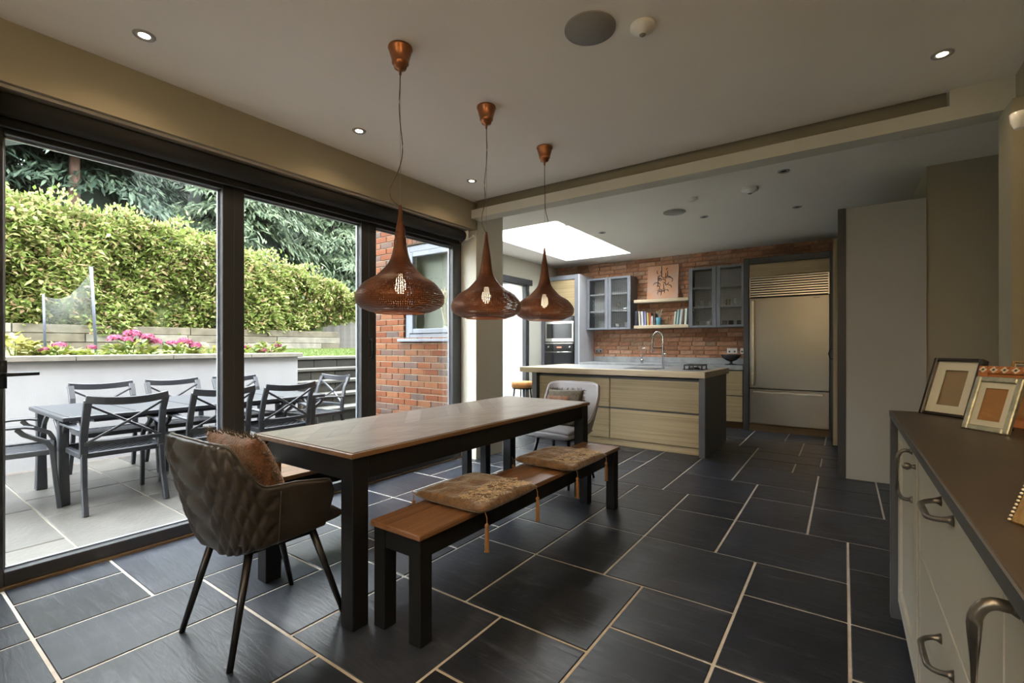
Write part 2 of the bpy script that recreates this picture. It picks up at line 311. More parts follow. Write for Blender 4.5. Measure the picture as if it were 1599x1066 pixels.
# ------------------------------------------------------------------ mesh helpers
ORG = {}
class MB:
    def __init__(s): s.v = []; s.f = []
    def add(s, vs, fs):
        n = len(s.v); s.v += [tuple(v) for v in vs]; s.f += [tuple(i+n for i in f) for f in fs]; return s
    def box(s, x0, x1, y0, y1, z0, z1):
        return s.add([(x0,y0,z0),(x1,y0,z0),(x1,y1,z0),(x0,y1,z0),(x0,y0,z1),(x1,y0,z1),(x1,y1,z1),(x0,y1,z1)],
                     [(0,3,2,1),(4,5,6,7),(0,1,5,4),(1,2,6,5),(2,3,7,6),(3,0,4,7)])
    def obox(s, c, size, R):
        h = [x/2 for x in size]; M = R.to_3x3() if hasattr(R, 'to_3x3') else R
        vs = [Vector(c) + M @ Vector((sx*h[0], sy*h[1], sz*h[2])) for sz in (-1,1) for sx, sy in ((-1,-1),(1,-1),(1,1),(-1,1))]
        return s.add(vs, [(0,3,2,1),(4,5,6,7),(0,1,5,4),(1,2,6,5),(2,3,7,6),(3,0,4,7)])
    def bar(s, p, q, w, h, up=(0,0,1)):
        p = Vector(p); q = Vector(q); d = (q-p).normalized(); u = Vector(up)
        r = d.cross(u)
        if r.length < 1e-4: r = d.cross(Vector((1,0,0)))
        r.normalize(); u = r.cross(d).normalized()
        vs = [a + r*(sx*w/2) + u*(sz*h/2) for a in (p, q) for sx, sz in ((-1,-1),(1,-1),(1,1),(-1,1))]
        return s.add(vs, [(0,1,2,3),(7,6,5,4),(0,4,5,1),(1,5,6,2),(2,6,7,3),(3,7,4,0)])
    def strip(s, pts, w, h, up=(0,0,1)):
        """rectangular section swept along a path"""
        P = [Vector(p) for p in pts]; n = len(P); vs = []; U = Vector(up)
        for i, p in enumerate(P):
            d = (P[min(i+1, n-1)] - P[max(i-1, 0)]).normalized()
            r = d.cross(U)
            if r.length < 1e-4: r = d.cross(Vector((1,0,0)))
            r.normalize(); u = r.cross(d).normalized()
            ww = w[i] if isinstance(w, (list, tuple)) else w; hh = h[i] if isinstance(h, (list, tuple)) else h
            vs += [p + r*(sx*ww/2) + u*(sz*hh/2) for sx, sz in ((-1,-1),(1,-1),(1,1),(-1,1))]
        fs = [(3,2,1,0), tuple(4*(n-1)+k for k in range(4))]
        for i in range(n-1):
            for k in range(4):
                a = 4*i+k; b = 4*i+(k+1) % 4; fs.append((a, b, b+4, a+4))
        return s.add(vs, fs)
    def tube(s, pts, r, n=8):
        P = [Vector(p) for p in pts]; m = len(P); vs = []
        ref = Vector((0,0,1)); d0 = (P[1]-P[0]).normalized()
        if abs(d0.dot(ref)) > .95: ref = Vector((1,0,0))
        for i, p in enumerate(P):
            d = (P[min(i+1, m-1)] - P[max(i-1, 0)]).normalized()
            a = d.cross(ref)
            if a.length < 1e-4: a = d.cross(Vector((0,1,0)))
            a.normalize(); b = d.cross(a).normalized()
            rr = r[i] if isinstance(r, (list, tuple)) else r
            vs += [p + a*(math.cos(2*PI*k/n)*rr) + b*(math.sin(2*PI*k/n)*rr) for k in range(n)]
        fs = [tuple(range(n-1, -1, -1)), tuple(n*(m-1)+k for k in range(n))]
        for i in range(m-1):
            for k in range(n):
                k2 = (k+1) % n; fs.append((n*i+k, n*i+k2, n*(i+1)+k2, n*(i+1)+k))
        return s.add(vs, fs)
    def lathe(s, prof, n=24, c=(0,0,0), close=False):
        vs = []; m = len(prof)
        for r, z in prof:
            for k in range(n):
                a = 2*PI*k/n; vs.append((c[0]+r*math.cos(a), c[1]+r*math.sin(a), c[2]+z))
        fs = []
        for i in range(m-1):
            for k in range(n):
                k2 = (k+1) % n; fs.append((n*i+k, n*i+k2, n*(i+1)+k2, n*(i+1)+k))
        if close:
            fs.append(tuple(range(n-1, -1, -1))); fs.append(tuple(n*(m-1)+k for k in range(n)))
        return s.add(vs, fs)
    def prism(s, poly, z0, z1):
        n = len(poly); vs = [(x, y, z0) for x, y in poly] + [(x, y, z1) for x, y in poly]
        fs = [tuple(range(n-1, -1, -1)), tuple(range(n, 2*n))] + [(k, (k+1) % n, n+(k+1) % n, n+k) for k in range(n)]
        return s.add(vs, fs)
    def grid(s, G, closed=False):
        m = len(G); n = len(G[0]); vs = [p for row in G for p in row]; fs = []
        for i in range(m-1):
            for j in range(n-1 if not closed else n):
                j2 = (j+1) % n; fs.append((i*n+j, i*n+j2, (i+1)*n+j2, (i+1)*n+j))
        return s.add(vs, fs)
    def xf(s, M): s.v = [tuple(M @ Vector(v)) for v in s.v]; return s
def mesh_of(mb, name, mt, origin=(0,0,0), smooth=False, fix=True):
    me = bpy.data.meshes.new(name)
    ox, oy, oz = origin
    me.from_pydata([(x-ox, y-oy, z-oz) for x, y, z in mb.v], [], mb.f)
    if fix:
        bm = bmesh.new(); bm.from_mesh(me); bmesh.ops.recalc_face_normals(bm, faces=bm.faces); bm.to_mesh(me); bm.free()
    if smooth: me.polygons.foreach_set('use_smooth', [True]*len(me.polygons))
    me.materials.append(MATS[mt]); me.update()
    return me
def link(o, parent=None):
    COL.objects.link(o)
    if parent is not None: o.parent = parent
    return o
def props(o, label, cat=None, group=None, kind=None):
    if label: o['label'] = label
    if cat: o['category'] = cat
    if group: o['group'] = group
    if kind: o['kind'] = kind
    return o
def bevel(o, w, seg=1):
    if w:
        m = o.modifiers.new('soft_edge', 'BEVEL'); m.width = w; m.segments = seg; m.limit_method = 'ANGLE'; m.angle_limit = .6
    return o
def root(name, label, cat, loc=(0,0,0), group=None, kind=None):
    o = bpy.data.objects.new(name, None); o.empty_display_size = .1; o.location = loc; link(o); ORG[o.name] = Vector(loc)
    return props(o, label, cat, group, kind)
def part(name, mb, mt, parent, bev=0, smooth=False, label=None, kind=None, seg=1):
    org = ORG[parent.name]
    o = bpy.data.objects.new(name, mesh_of(mb, name, mt, org, smooth)); link(o, parent); ORG[o.name] = org
    bevel(o, bev, seg); props(o, label, None, None, kind)
    return o
def single(name, mb, mt, label, cat, group=None, kind=None, bev=0, smooth=False, origin=None, seg=1):
    if origin is None:
        a = np.array(mb.v); origin = ((a[:,0].min()+a[:,0].max())/2, (a[:,1].min()+a[:,1].max())/2, a[:,2].min())
    o = bpy.data.objects.new(name, mesh_of(mb, name, mt, origin, smooth)); o.location = origin; link(o); ORG[o.name] = Vector(origin)
    bevel(o, bev, seg)
    return props(o, label, cat, group, kind)
def copy_tree(o, parent=None):
    c = o.copy(); link(c)
    c.parent = parent
    for ch in list(o.children): copy_tree(ch, c)
    return c
def place(o, loc, rz=0, label=None, group=None):
    o.location = loc; o.rotation_euler = (0, 0, rz)
    if label: o['label'] = label
    if group: o['group'] = group
    return o
def fast_mesh(name, V, F, mt):
    """numpy quads -> mesh"""
    me = bpy.data.meshes.new(name); n = len(V); k = len(F); w = F.shape[1]
    me.vertices.add(n); me.vertices.foreach_set('co', np.ascontiguousarray(V, dtype=np.float32).ravel())
    me.loops.add(k*w); me.loops.foreach_set('vertex_index', np.ascontiguousarray(F, dtype=np.int32).ravel())
    me.polygons.add(k); me.polygons.foreach_set('loop_start', np.arange(0, k*w, w, dtype=np.int32))
    me.update(calc_edges=True); me.materials.append(MATS[mt])
    return me
def leaf_cards(P, D, U, ln, wd, fold=.25):
    """one folded leaf (two quads sharing a midrib) per point: P base, D direction, U up-normal"""
    D = D/np.linalg.norm(D, axis=1, keepdims=True); S = np.cross(D, U); S /= np.linalg.norm(S, axis=1, keepdims=True)+1e-9
    Nn = np.cross(S, D); n = len(P); ln = ln.reshape(-1,1); wd = wd.reshape(-1,1)
    tip = P + D*ln; mid = P + D*ln*.45
    l = mid - S*wd*.5 + Nn*wd*fold; r = mid + S*wd*.5 + Nn*wd*fold
    V = np.stack([P, r, tip, l, mid - Nn*wd*.02], axis=1).reshape(-1,3)
    b = np.arange(n).reshape(-1,1)*5
    F = np.concatenate([b + np.array([[0,1,2,4]]), b + np.array([[0,4,2,3]])], axis=0)
    return V, F

# ------------------------------------------------------------------ floor
GX0, GDX, GY0, GDY = .018, .2125, 1.07, .2085
FX0, FX1, FY0, FY1 = -4.63, 1.40, -2.6, 8.1
def fx(i): return GX0 + GDX*i
def fy(j): return GY0 + GDY*j
floor_mb = MB().box(-3.46, FX1, FY0, 4.2, -.12, -.004).box(-4.63, FX1, 4.2, FY1, -.12, -.004)
floor = single('floor', floor_mb, 'grout', 'slate tiled floor with pale grout under dining table and kitchen', 'floor', kind='structure', origin=(0,0,0))
fixed = [(-17,-15,-3,-1),(-15,-13,-3,-1),(-17,-13,-1,2),(-13,-11,-3,0),(-13,-11,0,2),(-11,-8,-3,0),(-11,-9,0,3),(-9,-6,0,3),(-6,-4,1,3),
  (-9,-7,3,6),(-7,-4,3,6),(-7,-5,6,9),(-9,-7,6,8),(-9,-7,8,11),(-7,-5,9,11),(-7,-5,11,14),(-8,-6,14,17),(-8,-6,17,19),(-6,-3,14,17),
  (-5,-3,12,14),(-5,-3,9,12),(-3,-1,12,15),(-3,-1,15,17),(-4,-1,17,20),(-6,-4,17,20),(-1,1,18,20),(-1,1,15,18),(-1,2,12,15),(-3,0,9,12),
  (0,2,10,12),(0,2,7,10),(-2,0,7,9),(-5,-2,6,9),(-4,-2,4,6),(-2,0,4,7),(-4,-2,1,4),(-2,0,1,4),(-17,-14,7,10),(-17,-14,5,7),(-17,-15,10,13),
  (-15,-13,10,13),(-14,-12,8,10),(-5,-3,28,31),(-3,-1,28,31),(-5,-2,25,28),(-2,0,25,28),(-7,-5,28,31)]
occ = {}
tiles = []
for t in fixed:
    cells = [(i, j) for i in range(t[0], t[1]) for j in range(t[2], t[3])]
    if any(c in occ for c in cells): continue
    for c in cells: occ[c] = 1
    tiles.append(t)
sizes = [(2,3),(3,2),(2,2),(3,3),(2,2),(3,2),(2,3),(1,2),(2,1),(1,1)]
for j in range(-18, 35):
    for i in range(-23, 8):
        if (i, j) in occ: continue
        x, y = fx(i+.5), fy(j+.5)
        if x > FX1+.1 or y < FY0-.1 or y > FY1+.1 or (y < 4.3 and x < -3.4): continue
        ss = sizes[:6]; random.shuffle(ss); ss = ss + sizes[6:]
        for w, h in ss:
            cells = [(a, b) for a in range(i, i+w) for b in range(j, j+h)]
            if any(c in occ for c in cells): continue
            for c in cells: occ[c] = 1
            tiles.append((i, i+w, j, j+h)); break
tmesh = {}
for (a, b, c, d) in tiles:
    x0, x1, y0, y1 = fx(a)+.006, fx(b)-.006, fy(c)+.006, fy(d)-.006
    lim = -3.40 if y0 < 4.1 else FX0
    x0 = max(x0, lim); x1 = min(x1, FX1); y0 = max(y0, FY0); y1 = min(y1, FY1)
    if x1-x0 < .03 or y1-y0 < .03: continue
    key = (round(x1-x0, 3), round(y1-y0, 3))
    if key not in tmesh:
        tmesh[key] = mesh_of(MB().box(-key[0]/2, key[0]/2, -key[1]/2, key[1]/2, -.012, 0), 'slate_tile', 'slate')
    o = bpy.data.objects.new('slate_tile', tmesh[key]); o.location = ((x0+x1)/2, (y0+y1)/2, random.uniform(-.0012, .0004)); link(o, floor)
    bevel(o, .003)

# ------------------------------------------------------------------ shell of the room
CZ = 2.74
def st(name, mb, mt, label, cat, **k): return single(name, mb, mt, label, cat, kind='structure', origin=(0,0,0), **k)
SKX0, SKX1, SKY0, SKY1 = -4.06, -2.86, 5.0, 7.44
cl = MB().box(-3.55, 1.6, -2.8, 3.83, CZ, CZ+.10).box(-3.55, 1.6, 3.83, 3.92, CZ+.12, CZ+.20).box(-3.55, -3.21, 3.83, 3.92, CZ, CZ+.12).box(.515, 1.6, 3.83, 3.92, CZ, CZ+.12).box(-3.55, 1.6, 3.80, 3.83, CZ+.10, CZ+.20).box(-3.55, 1.6, 3.92, 4.0, CZ, CZ+.20)
cl.box(-4.95, 1.6, 4.0, SKY0, CZ, CZ+.10).box(-4.95, 1.6, SKY1, 8.3, CZ, CZ+.10)
cl.box(-4.95, SKX0, SKY0, SKY1, CZ, CZ+.10).box(SKX1, 1.6, SKY0, SKY1, CZ, CZ+.10)
for a in ((SKX0-.10, SKX0, SKY0-.10, SKY1+.10), (SKX1, SKX1+.10, SKY0-.10, SKY1+.10), (SKX0, SKX1, SKY0-.10, SKY0), (SKX0, SKX1, SKY1, SKY1+.10)): cl.box(*a, CZ+.10, CZ+.62)
st('ceiling', cl, 'ceiling_paint', 'flat off-white plaster ceiling with a rooflight cut into it', 'ceiling')
rl = root('window_1', 'large rectangular rooflight set in the kitchen ceiling', 'rooflight', (-3.46, 6.22, CZ+.62), kind='structure')
part('pane', MB().box(SKX0-.06, SKX1+.06, SKY0-.06, SKY1+.06, CZ+.635, CZ+.65), 'clear_glass', rl)
fr = MB()
for a in ((SKX0-.09, SKX0-.03, SKY0-.09, SKY1+.09), (SKX1+.03, SKX1+.09, SKY0-.09, SKY1+.09), (SKX0-.03, SKX1+.03, SKY0-.09, SKY0-.03), (SKX0-.03, SKX1+.03, SKY1+.03, SKY1+.09)):
    fr.box(*a, CZ+.62, CZ+.67)
part('frame', fr, 'frame_anthracite', rl)
# left wall: band over the doors, pier nearest the camera
wl = MB().box(-3.55, -3.21, .411, 3.90, 2.45, CZ).box(-3.55, -3.21, -2.8, .411, -.1, CZ).box(-3.55, -3.40, .411, 3.90, 2.345, 2.45)
st('wall_left', wl, 'wall_paint', 'taupe wall band above the sliding garden doors', 'wall')
st('wall_back', MB().box(-3.21, -1.95, -2.8, -2.6, -.1, CZ).box(-.75, 1.0, -2.8, -2.6, -.1, CZ).box(-1.95, -.75, -2.8, -2.6, -.1, .75).box(-1.95, -.75, -2.8, -2.6, 1.8, CZ), 'wall_paint', 'taupe wall at the near end of the dining room', 'wall')
st('wall_right', MB().box(.79, 1.0, -2.6, 3.92, 0, CZ).box(.745, .79, 3.65, 3.92, 0, 2.555), 'wall_paint', 'taupe wall with a shallow pier behind the sideboard', 'wall')
r = root('window_3', 'unseen window added in the near wall behind the camera', 'window', (-1.35, -2.7, .75), kind='structure')  # unseen window, added for fill daylight and the bright band on the fridge
part('frame', MB().box(-1.95, -1.89, -2.74, -2.68, .75, 1.8).box(-.81, -.75, -2.74, -2.68, .75, 1.8).box(-1.89, -.81, -2.74, -2.68, .75, .81).box(-1.89, -.81, -2.74, -2.68, 1.74, 1.8), 'frame_anthracite', r, .003)
part('pane', MB().box(-1.89, -.81, -2.715, -2.705, .81, 1.74), 'clear_glass', r)
# kitchen shell
wk = MB().box(-3.55, -3.21, 3.88, 4.36, 0, CZ)
st('wall_nib', wk, 'pale_paint', 'pale painted end of wall between garden doors and kitchen', 'wall')
wf = MB().box(-4.94, -4.45, 4.0, 4.36, -.1, CZ).box(-4.45, -3.55, 4.0, 4.36, -.1, 1.25).box(-4.45, -3.55, 4.0, 4.36, 2.44, CZ)
st('wall_front', wf, 'pale_paint', 'kitchen wall behind the outside brickwork, holding the grey window', 'wall')
DY0, DY1, DZ1 = 4.55, 7.10, 2.385  # hidden part of the opening widened to let more daylight in
wkl = MB().box(-4.94, -4.63, 4.36, DY0, -.1, CZ).box(-4.94, -4.63, DY1, 8.3, -.1, CZ).box(-4.94, -4.63, DY0, DY1, DZ1, CZ)
st('wall_kitchen', wkl, 'pale_paint', 'pale kitchen side wall pierced by the dark glazed door', 'wall')
wfar = st('wall_far', MB().box(-4.63, 1.6, 8.1, 8.3, 0, CZ), 'inner_mortar', 'reclaimed red brick wall at the far end of the kitchen', 'wall')
st('wall_partition', MB().box(.574, 1.6, 5.3, 8.1, 0, CZ), 'wall_paint', 'olive taupe wall face right of the tall grey panel', 'wall')
st('wall_passage', MB().box(1.40, 1.6, 3.92, 5.3, -.05, CZ).box(.79, 1.6, 3.80, 3.92, 0, 2.555), 'wall_paint', 'taupe wall closing the passage right of the sideboard', 'wall')
st('trim_3', MB().box(-3.21, .515, 3.905, 3.92, 2.57, CZ+.12), 'wall_paint', 'back of the slot above the beam lip, painted darker for shade', 'beam slot')  # darker paint than the beam stands in for shade inside the slot
bm_ = MB().box(-3.21, 1.4, 3.92, 3.95, 2.555, CZ).box(-3.21, .515, 3.80, 3.825, 2.57, 2.645).box(-3.21, .515, 3.80, 3.92, 2.555, 2.57).box(.515, 1.4, 3.80, 3.92, 2.555, CZ)
st('trim_1', bm_, 'pale_paint', 'dropped ceiling beam with a shadow gap between dining room and kitchen', 'beam')
st('trim_2', MB().box(-3.45, -3.40, .411, 3.88, -.004, .012), 'dark_oak', 'thin dark sill strip along the foot of the garden doors', 'sill')

# bricks of the far kitchen wall: courses of long slips
def seen_far(x, z):
    if x > -.15: return False
    if x < -3.85 and z < 2.35: return False
    if -3.85 < x < -3.0 and 1.5 < z < 2.38: return False
    if -2.03 < x < -1.2 and 1.5 < z < 2.38: return False
    if x > -1.25 and z < 2.42: return False
    if z < 1.0: return False
    return True
singles, mass = [], []
j = 0; z = .93
while z < CZ-.01:
    h = .064; x = -4.63 - random.uniform(0, .2)
    while x < .57:
        w = random.choice((.215, .215, .225, .205, .30, .16))
        x0, x1 = max(x, -4.63), min(x+w, .57)
        if x1-x0 > .03:
            (singles if seen_far((x0+x1)/2, z+h/2) else mass).append((x0, x1, z, min(z+h, CZ)))
        x += w + .008
    z += h + .009; j += 1
random.shuffle(singles)
bkeys = {}
if len(singles) > 300:
    singles.sort(key=lambda b: -((b[1]-b[0])*(b[3]-b[2])*(1 if b[2] > 1 else .5) + random.uniform(0, .004)))
    mass += singles[300:]; singles = singles[:300]
for (x0, x1, z0, z1) in singles:
    key = (round(x1-x0, 2), round(z1-z0, 3))
    if key not in bkeys:
        w, h = key; bkeys[key] = mesh_of(MB().box(-w/2, w/2, -.012, .02, -h/2, h/2), 'brick', 'inner_brick')
    o = bpy.data.objects.new('brick', bkeys[key]); o.location = ((x0+x1)/2, 8.095 + random.uniform(-.005, .003), (z0+z1)/2); link(o, wfar); bevel(o, .003)
mm = MB()
for (x0, x1, z0, z1) in mass: mm.box(x0, x1, 8.085 + random.uniform(-.004, .003), 8.11, z0, z1)
part('brick_courses', mm, 'inner_brick_mass', wfar, kind='stuff')

# ------------------------------------------------------------------ sliding garden doors
DX = -3.45
def door_leaf(name, label, y0, y1, ys0, ys1, xo=0.):
    r = root(name, label, 'sliding door', (DX+xo, (y0+y1)/2, 0), kind='structure')
    f = MB()
    x0, x1 = DX+xo-.03, DX+xo+.03
    f.box(x0, x1, y0, ys0, .012, 2.345).box(x0, x1, ys1, y1, .012, 2.345).box(x0, x1, ys0, ys1, .012, .082).box(x0, x1, ys0, ys1, 2.272, 2.345)
    part('frame', f, 'frame_anthracite', r, .003)
    g = MB()
    for a, b in ((ys0, ys0+.012), (ys1-.012, ys1)): g.box(x0-.004, x0+.012, a, b, .082, 2.272)
    g.box(x0-.004, x0+.012, ys0, ys1, .082, .092).box(x0-.004, x0+.012, ys0, ys1, 2.262, 2.272)
    part('gasket', g, 'gasket_grey', r)
    part('pane', MB().box(DX+xo-.006, DX+xo+.006, ys0, ys1, .082, 2.272), 'clear_glass', r)
    return r
d1 = door_leaf('door_1', 'near glazed door leaf with a lever handle, by the left edge', .411, 1.535, .452, 1.462)
d2 = door_leaf('door_2', 'middle glazed door leaf between two dark uprights', 1.535, 2.655, 1.603, 2.578)
d3 = door_leaf('door_3', 'far glazed door leaf in front of the outside brick wall', 2.655, 3.88, 2.735, 3.745)
lev = MB().tube([(-3.42, .444, 1.07), (-3.385, .444, 1.07), (-3.37, .455, 1.07), (-3.37, .57, 1.072)], .010, 8).box(-3.422, -3.41, .428, .462, 1.0, 1.14)
part('lever_handle', lev, 'black_steel', d1, smooth=True)
pl = MB().tube([(-3.42, 2.665, 1.10), (-3.385, 2.665, 1.11), (-3.378, 2.665, 1.19), (-3.385, 2.665, 1.27), (-3.42, 2.665, 1.28)], .011, 8)
part('pull_handle', pl, 'black_steel', d3, smooth=True)
# roller blind in the head of the opening
rb = root('roller_blind', 'rolled up black blind in the head of the garden doors', 'blind', (-3.3, 2.1, 2.30))
part('roll', MB().tube([(-3.30, .42, 2.375), (-3.30, 3.76, 2.375)], .055, 20), 'blind_black', rb, smooth=True)
part('top_rail', MB().box(-3.36, -3.235, .415, 3.80, 2.432, 2.448), 'rail_grey', rb)
part('bottom_bar', MB().box(-3.37, -3.34, .42, 3.76, 2.285, 2.33), 'blind_black', rb, .003)
bk = MB().box(-3.35, -3.24, 3.775, 3.79, 2.33, 2.432)
part('end_bracket', bk, 'white_plastic', rb, .002)
part('chain_wheel', MB().tube([(-3.29, 3.79, 2.345), (-3.262, 3.82, 2.352), (-3.245, 3.845, 2.372), (-3.235, 3.86, 2.385)], .006, 8).lathe([(0, -.016), (.012, -.011), (.016, 0), (.012, .011), (0, .016)], 14, (-3.235, 3.862, 2.385)), 'white_plastic', rb, smooth=True)

# ------------------------------------------------------------------ kitchen garden door
r = root('door_4', 'dark framed glazed door in the kitchen side wall', 'door', (-4.66, 6.2, 0), kind='structure')
f = MB()
x0, x1 = -4.72, -4.64
f.box(x0, x1, DY1-.10, DY1, 0, DZ1).box(x0, x1, DY0, DY0+.10, 0, DZ1).box(x0, x1, DY0+.10, DY1-.10, DZ1-.10, DZ1).box(x0, x1, DY0+.10, DY1-.10, 0, .09)
f.box(x0, x1, 6.08, 6.18, .09, DZ1-.10)
part('frame', f, 'frame_anthracite', r, .003)
part('blind_cassette', MB().box(-4.64, -4.60, DY0, DY1+.06, 2.30, 2.40), 'frame_anthracite', r, .004)
part('pane', MB().box(-4.685, -4.675, DY0+.10, 6.08, .09, DZ1-.10), 'clear_glass', r)
part('pane', MB().box(-4.685, -4.675, 6.18, DY1-.10, .09, DZ1-.10), 'clear_glass', r)

# ------------------------------------------------------------------ outside: patio
PZ = -.03
def slab_field(parent, x0, x1, y0, y1, z, mt, name, unit=.29, th=.04, gap=.012, seed=3):
    rr = random.Random(seed); occ = set(); nx = int((x1-x0)/unit); ny = int((y1-y0)/unit); ux = (x1-x0)/nx; uy = (y1-y0)/ny
    cache = {}
    for i in range(nx):
        for j in range(ny):
            if (i, j) in occ: continue
            opts = [(2,2),(2,3),(3,2),(2,2),(1,2),(2,1)]; rr.shuffle(opts); opts.append((1,1))
            for w, h in opts:
                cells = [(a, b) for a in range(i, i+w) for b in range(j, j+h)]
                if i+w > nx or j+h > ny or any(c in occ for c in cells): continue
                occ.update(cells)
                if (w, h) not in cache:
                    cache[(w, h)] = mesh_of(MB().box(-w*ux/2+gap/2, w*ux/2-gap/2, -h*uy/2+gap/2, h*uy/2-gap/2, -th, 0), name, mt)
                o = bpy.data.objects.new(name, cache[(w, h)]); o.location = (x0+(i+w/2)*ux, y0+(j+h/2)*uy, z + rr.uniform(-.002, .002)); link(o, parent)
                bevel(o, .004); break
patio = st('patio', MB().box(-6.62, -3.55, -2.5, 3.9, -.3, PZ-.006).box(-8.0, -4.94, 3.9, 8.6, -.3, PZ-.006), 'paving_joint', 'wet sandstone paved terrace outside the garden doors', 'patio')
slab_field(patio, -6.60, -3.50, -.4, 3.88, PZ, 'paving_stone', 'paving_slab')

st('added_upper_storey', MB().box(-3.55, 1.6, -2.8, 4.0, 2.86, 4.6), 'brick_far', 'unseen brick upper storey added to hold sky light off the patio', 'house')  # added mass above the view, blocks part of the sky over the terrace
st('added_upper_roof', MB().add([(-3.9, -3.1, 4.6), (1.9, -3.1, 4.6), (1.9, 4.3, 4.6), (-3.9, 4.3, 4.6), (-1.0, -3.1, 5.8), (-1.0, 4.3, 5.8)], [(0,1,4),(1,2,5,4),(2,3,5),(3,0,4,5),(3,2,1,0)]), 'dark_housing', 'unseen dark pitched roof over the added upper storey', 'roof')  # added with the storey below it, also shades the terrace
st('added_front_ground', MB().box(-40, 40, -40, -2.8, -.4, -.08).box(1.6, 40, -2.8, 40, -.4, -.08), 'added_gravel', 'unseen pale ground added on the far side of the house', 'ground')  # unseen ground, put in to block sky light from below
hf = MB()
for i_ in range(40): hf.box(-14+i_*.7, -13.25+i_*.7, -11.6-.2*math.sin(i_*2.3), -10.6+.2*math.sin(i_*1.7), -.1, 3.0+.3*math.sin(i_*1.3))
st('added_front_hedge', hf, 'hedge_core', 'unseen dark hedge added behind the camera', 'hedge')  # added outside the rear window to dim the sky seen through it
# white rendered retaining wall with stone coping
rw = root('retaining_wall', 'white rendered garden retaining wall with a stone coping', 'garden wall', (-6.72, .7, PZ), kind='structure')
part('rendered_face', MB().box(-6.86, -6.62, -3.0, 3.86, PZ, 1.055), 'white_render', rw)
y = -3.0; k = 0
while y < 3.9:
    y2 = min(y+random.uniform(.82, .95), 3.92)
    if 3.92-y2 < .3: y2 = 3.92
    part('coping_stone', MB().box(-6.90, -6.565, y+.003, y2-.003, 1.055, 1.112), 'coping_stone', rw, .006); y = y2
# steps up to the lawn
stp = root('garden_steps', 'broad flight of block steps with stone treads up to the lawn', 'steps', (-6.6, 5.1, PZ), kind='structure')
zs = [.10, .29, .475, .66, .845, 1.03]; zp = PZ
for k, zt in enumerate(zs):
    xf = -5.9 - .3*k; ya, yb = 3.93, 6.6
    part('tread', MB().box(xf-.36, xf+.025, ya, yb, zt-.045, zt), 'step_tread', stp, .006)
    part('core', MB().box(xf-.34, xf-.09, ya, yb, PZ-.05, zt-.047), 'soil', stp)
    yy = ya - (k % 2)*.2
    while yy < yb:
        a, b = max(yy, ya), min(yy+.44, yb)
        if b-a > .05: part('riser_block', MB().box(xf-.09, xf, a+.004, b-.004, zp+.002, zt-.047), 'step_block', stp, .004)
        yy += .44
    zp = zt
st('patio_edge', MB().box(-8.2, -7.5, 3.86, 3.93, PZ, 1.05), 'white_render', 'white rendered cheek walls beside the garden steps', 'garden wall')

# lawn: rising slightly towards the sleeper wall
lw = MB(); G = []
for i in range(9):
    x = -7.62 - i*(2.70/8); G.append([(x, yy, 1.028 + .125*i/8) for yy in np.linspace(-4, 12, 17)])
lw.grid(G)
lawn = single('lawn', lw, 'lawn_green', 'bright green lawn above the garden steps', 'lawn', kind='stuff', origin=(0,0,0))
n = 26000
gx = RNG.uniform(-10.3, -7.7, n); gy = RNG.uniform(3.4, 10.5, n); gz = 1.028 + .125*(-7.62-gx)/2.75 - .004
P = np.stack([gx, gy, gz], 1); D = np.stack([RNG.normal(0, .35, n), RNG.normal(0, .35, n), np.ones(n)], 1); U = np.stack([RNG.normal(0, 1, n), RNG.normal(0, 1, n), np.zeros(n)+.01], 1)
V, F = leaf_cards(P, D, U, RNG.uniform(.02, .04, n), RNG.uniform(.006, .01, n))
o = bpy.data.objects.new('grass_blades', fast_mesh('grass_blades', V, F, 'grass_blade')); link(o, lawn); o['kind'] = 'stuff'
st('planting_bed', MB().box(-8.4, -6.86, -3, 3.86, .2, 1.045), 'soil', 'dark soil bed between white garden wall and lawn', 'soil bed')
st('garden_ground', MB().box(-30, -7.76, -14, 30, -.4, .9).box(-12.2, -10.56, -4, 7.1, .9, 1.52), 'soil', 'earth bank under lawn and hedge', 'ground')
st('side_ground', MB().box(-7.0, -4.0, 8.8, 30, -.4, .95), 'soil', 'earth bank behind the side wall', 'ground')
st('side_wall', MB().box(-9.5, -4.2, 8.6, 8.8, PZ, 1.03), 'white_render', 'low white rendered wall seen through the kitchen door', 'garden wall')

# timber sleeper wall, three courses
sw = root('sleeper_wall', 'weathered timber sleeper wall below the hedge', 'sleeper wall', (-10.4, 3.0, 1.1), kind='structure')
for c in range(3):
    z0 = 1.135 + c*.145; y = -1.6 - c*.55; yend = 7.15
    while y < yend:
        ln = random.choice((1.2, 1.5, 1.75)); y2 = min(y+ln, yend)
        if y2-y > .12: part('sleeper', MB().box(-10.55 + random.uniform(-.008, .008), -10.34 + random.uniform(-.012, .012), y+.005, y2-.005, z0, z0+.14), 'sleeper', sw, .008)
        y = y2

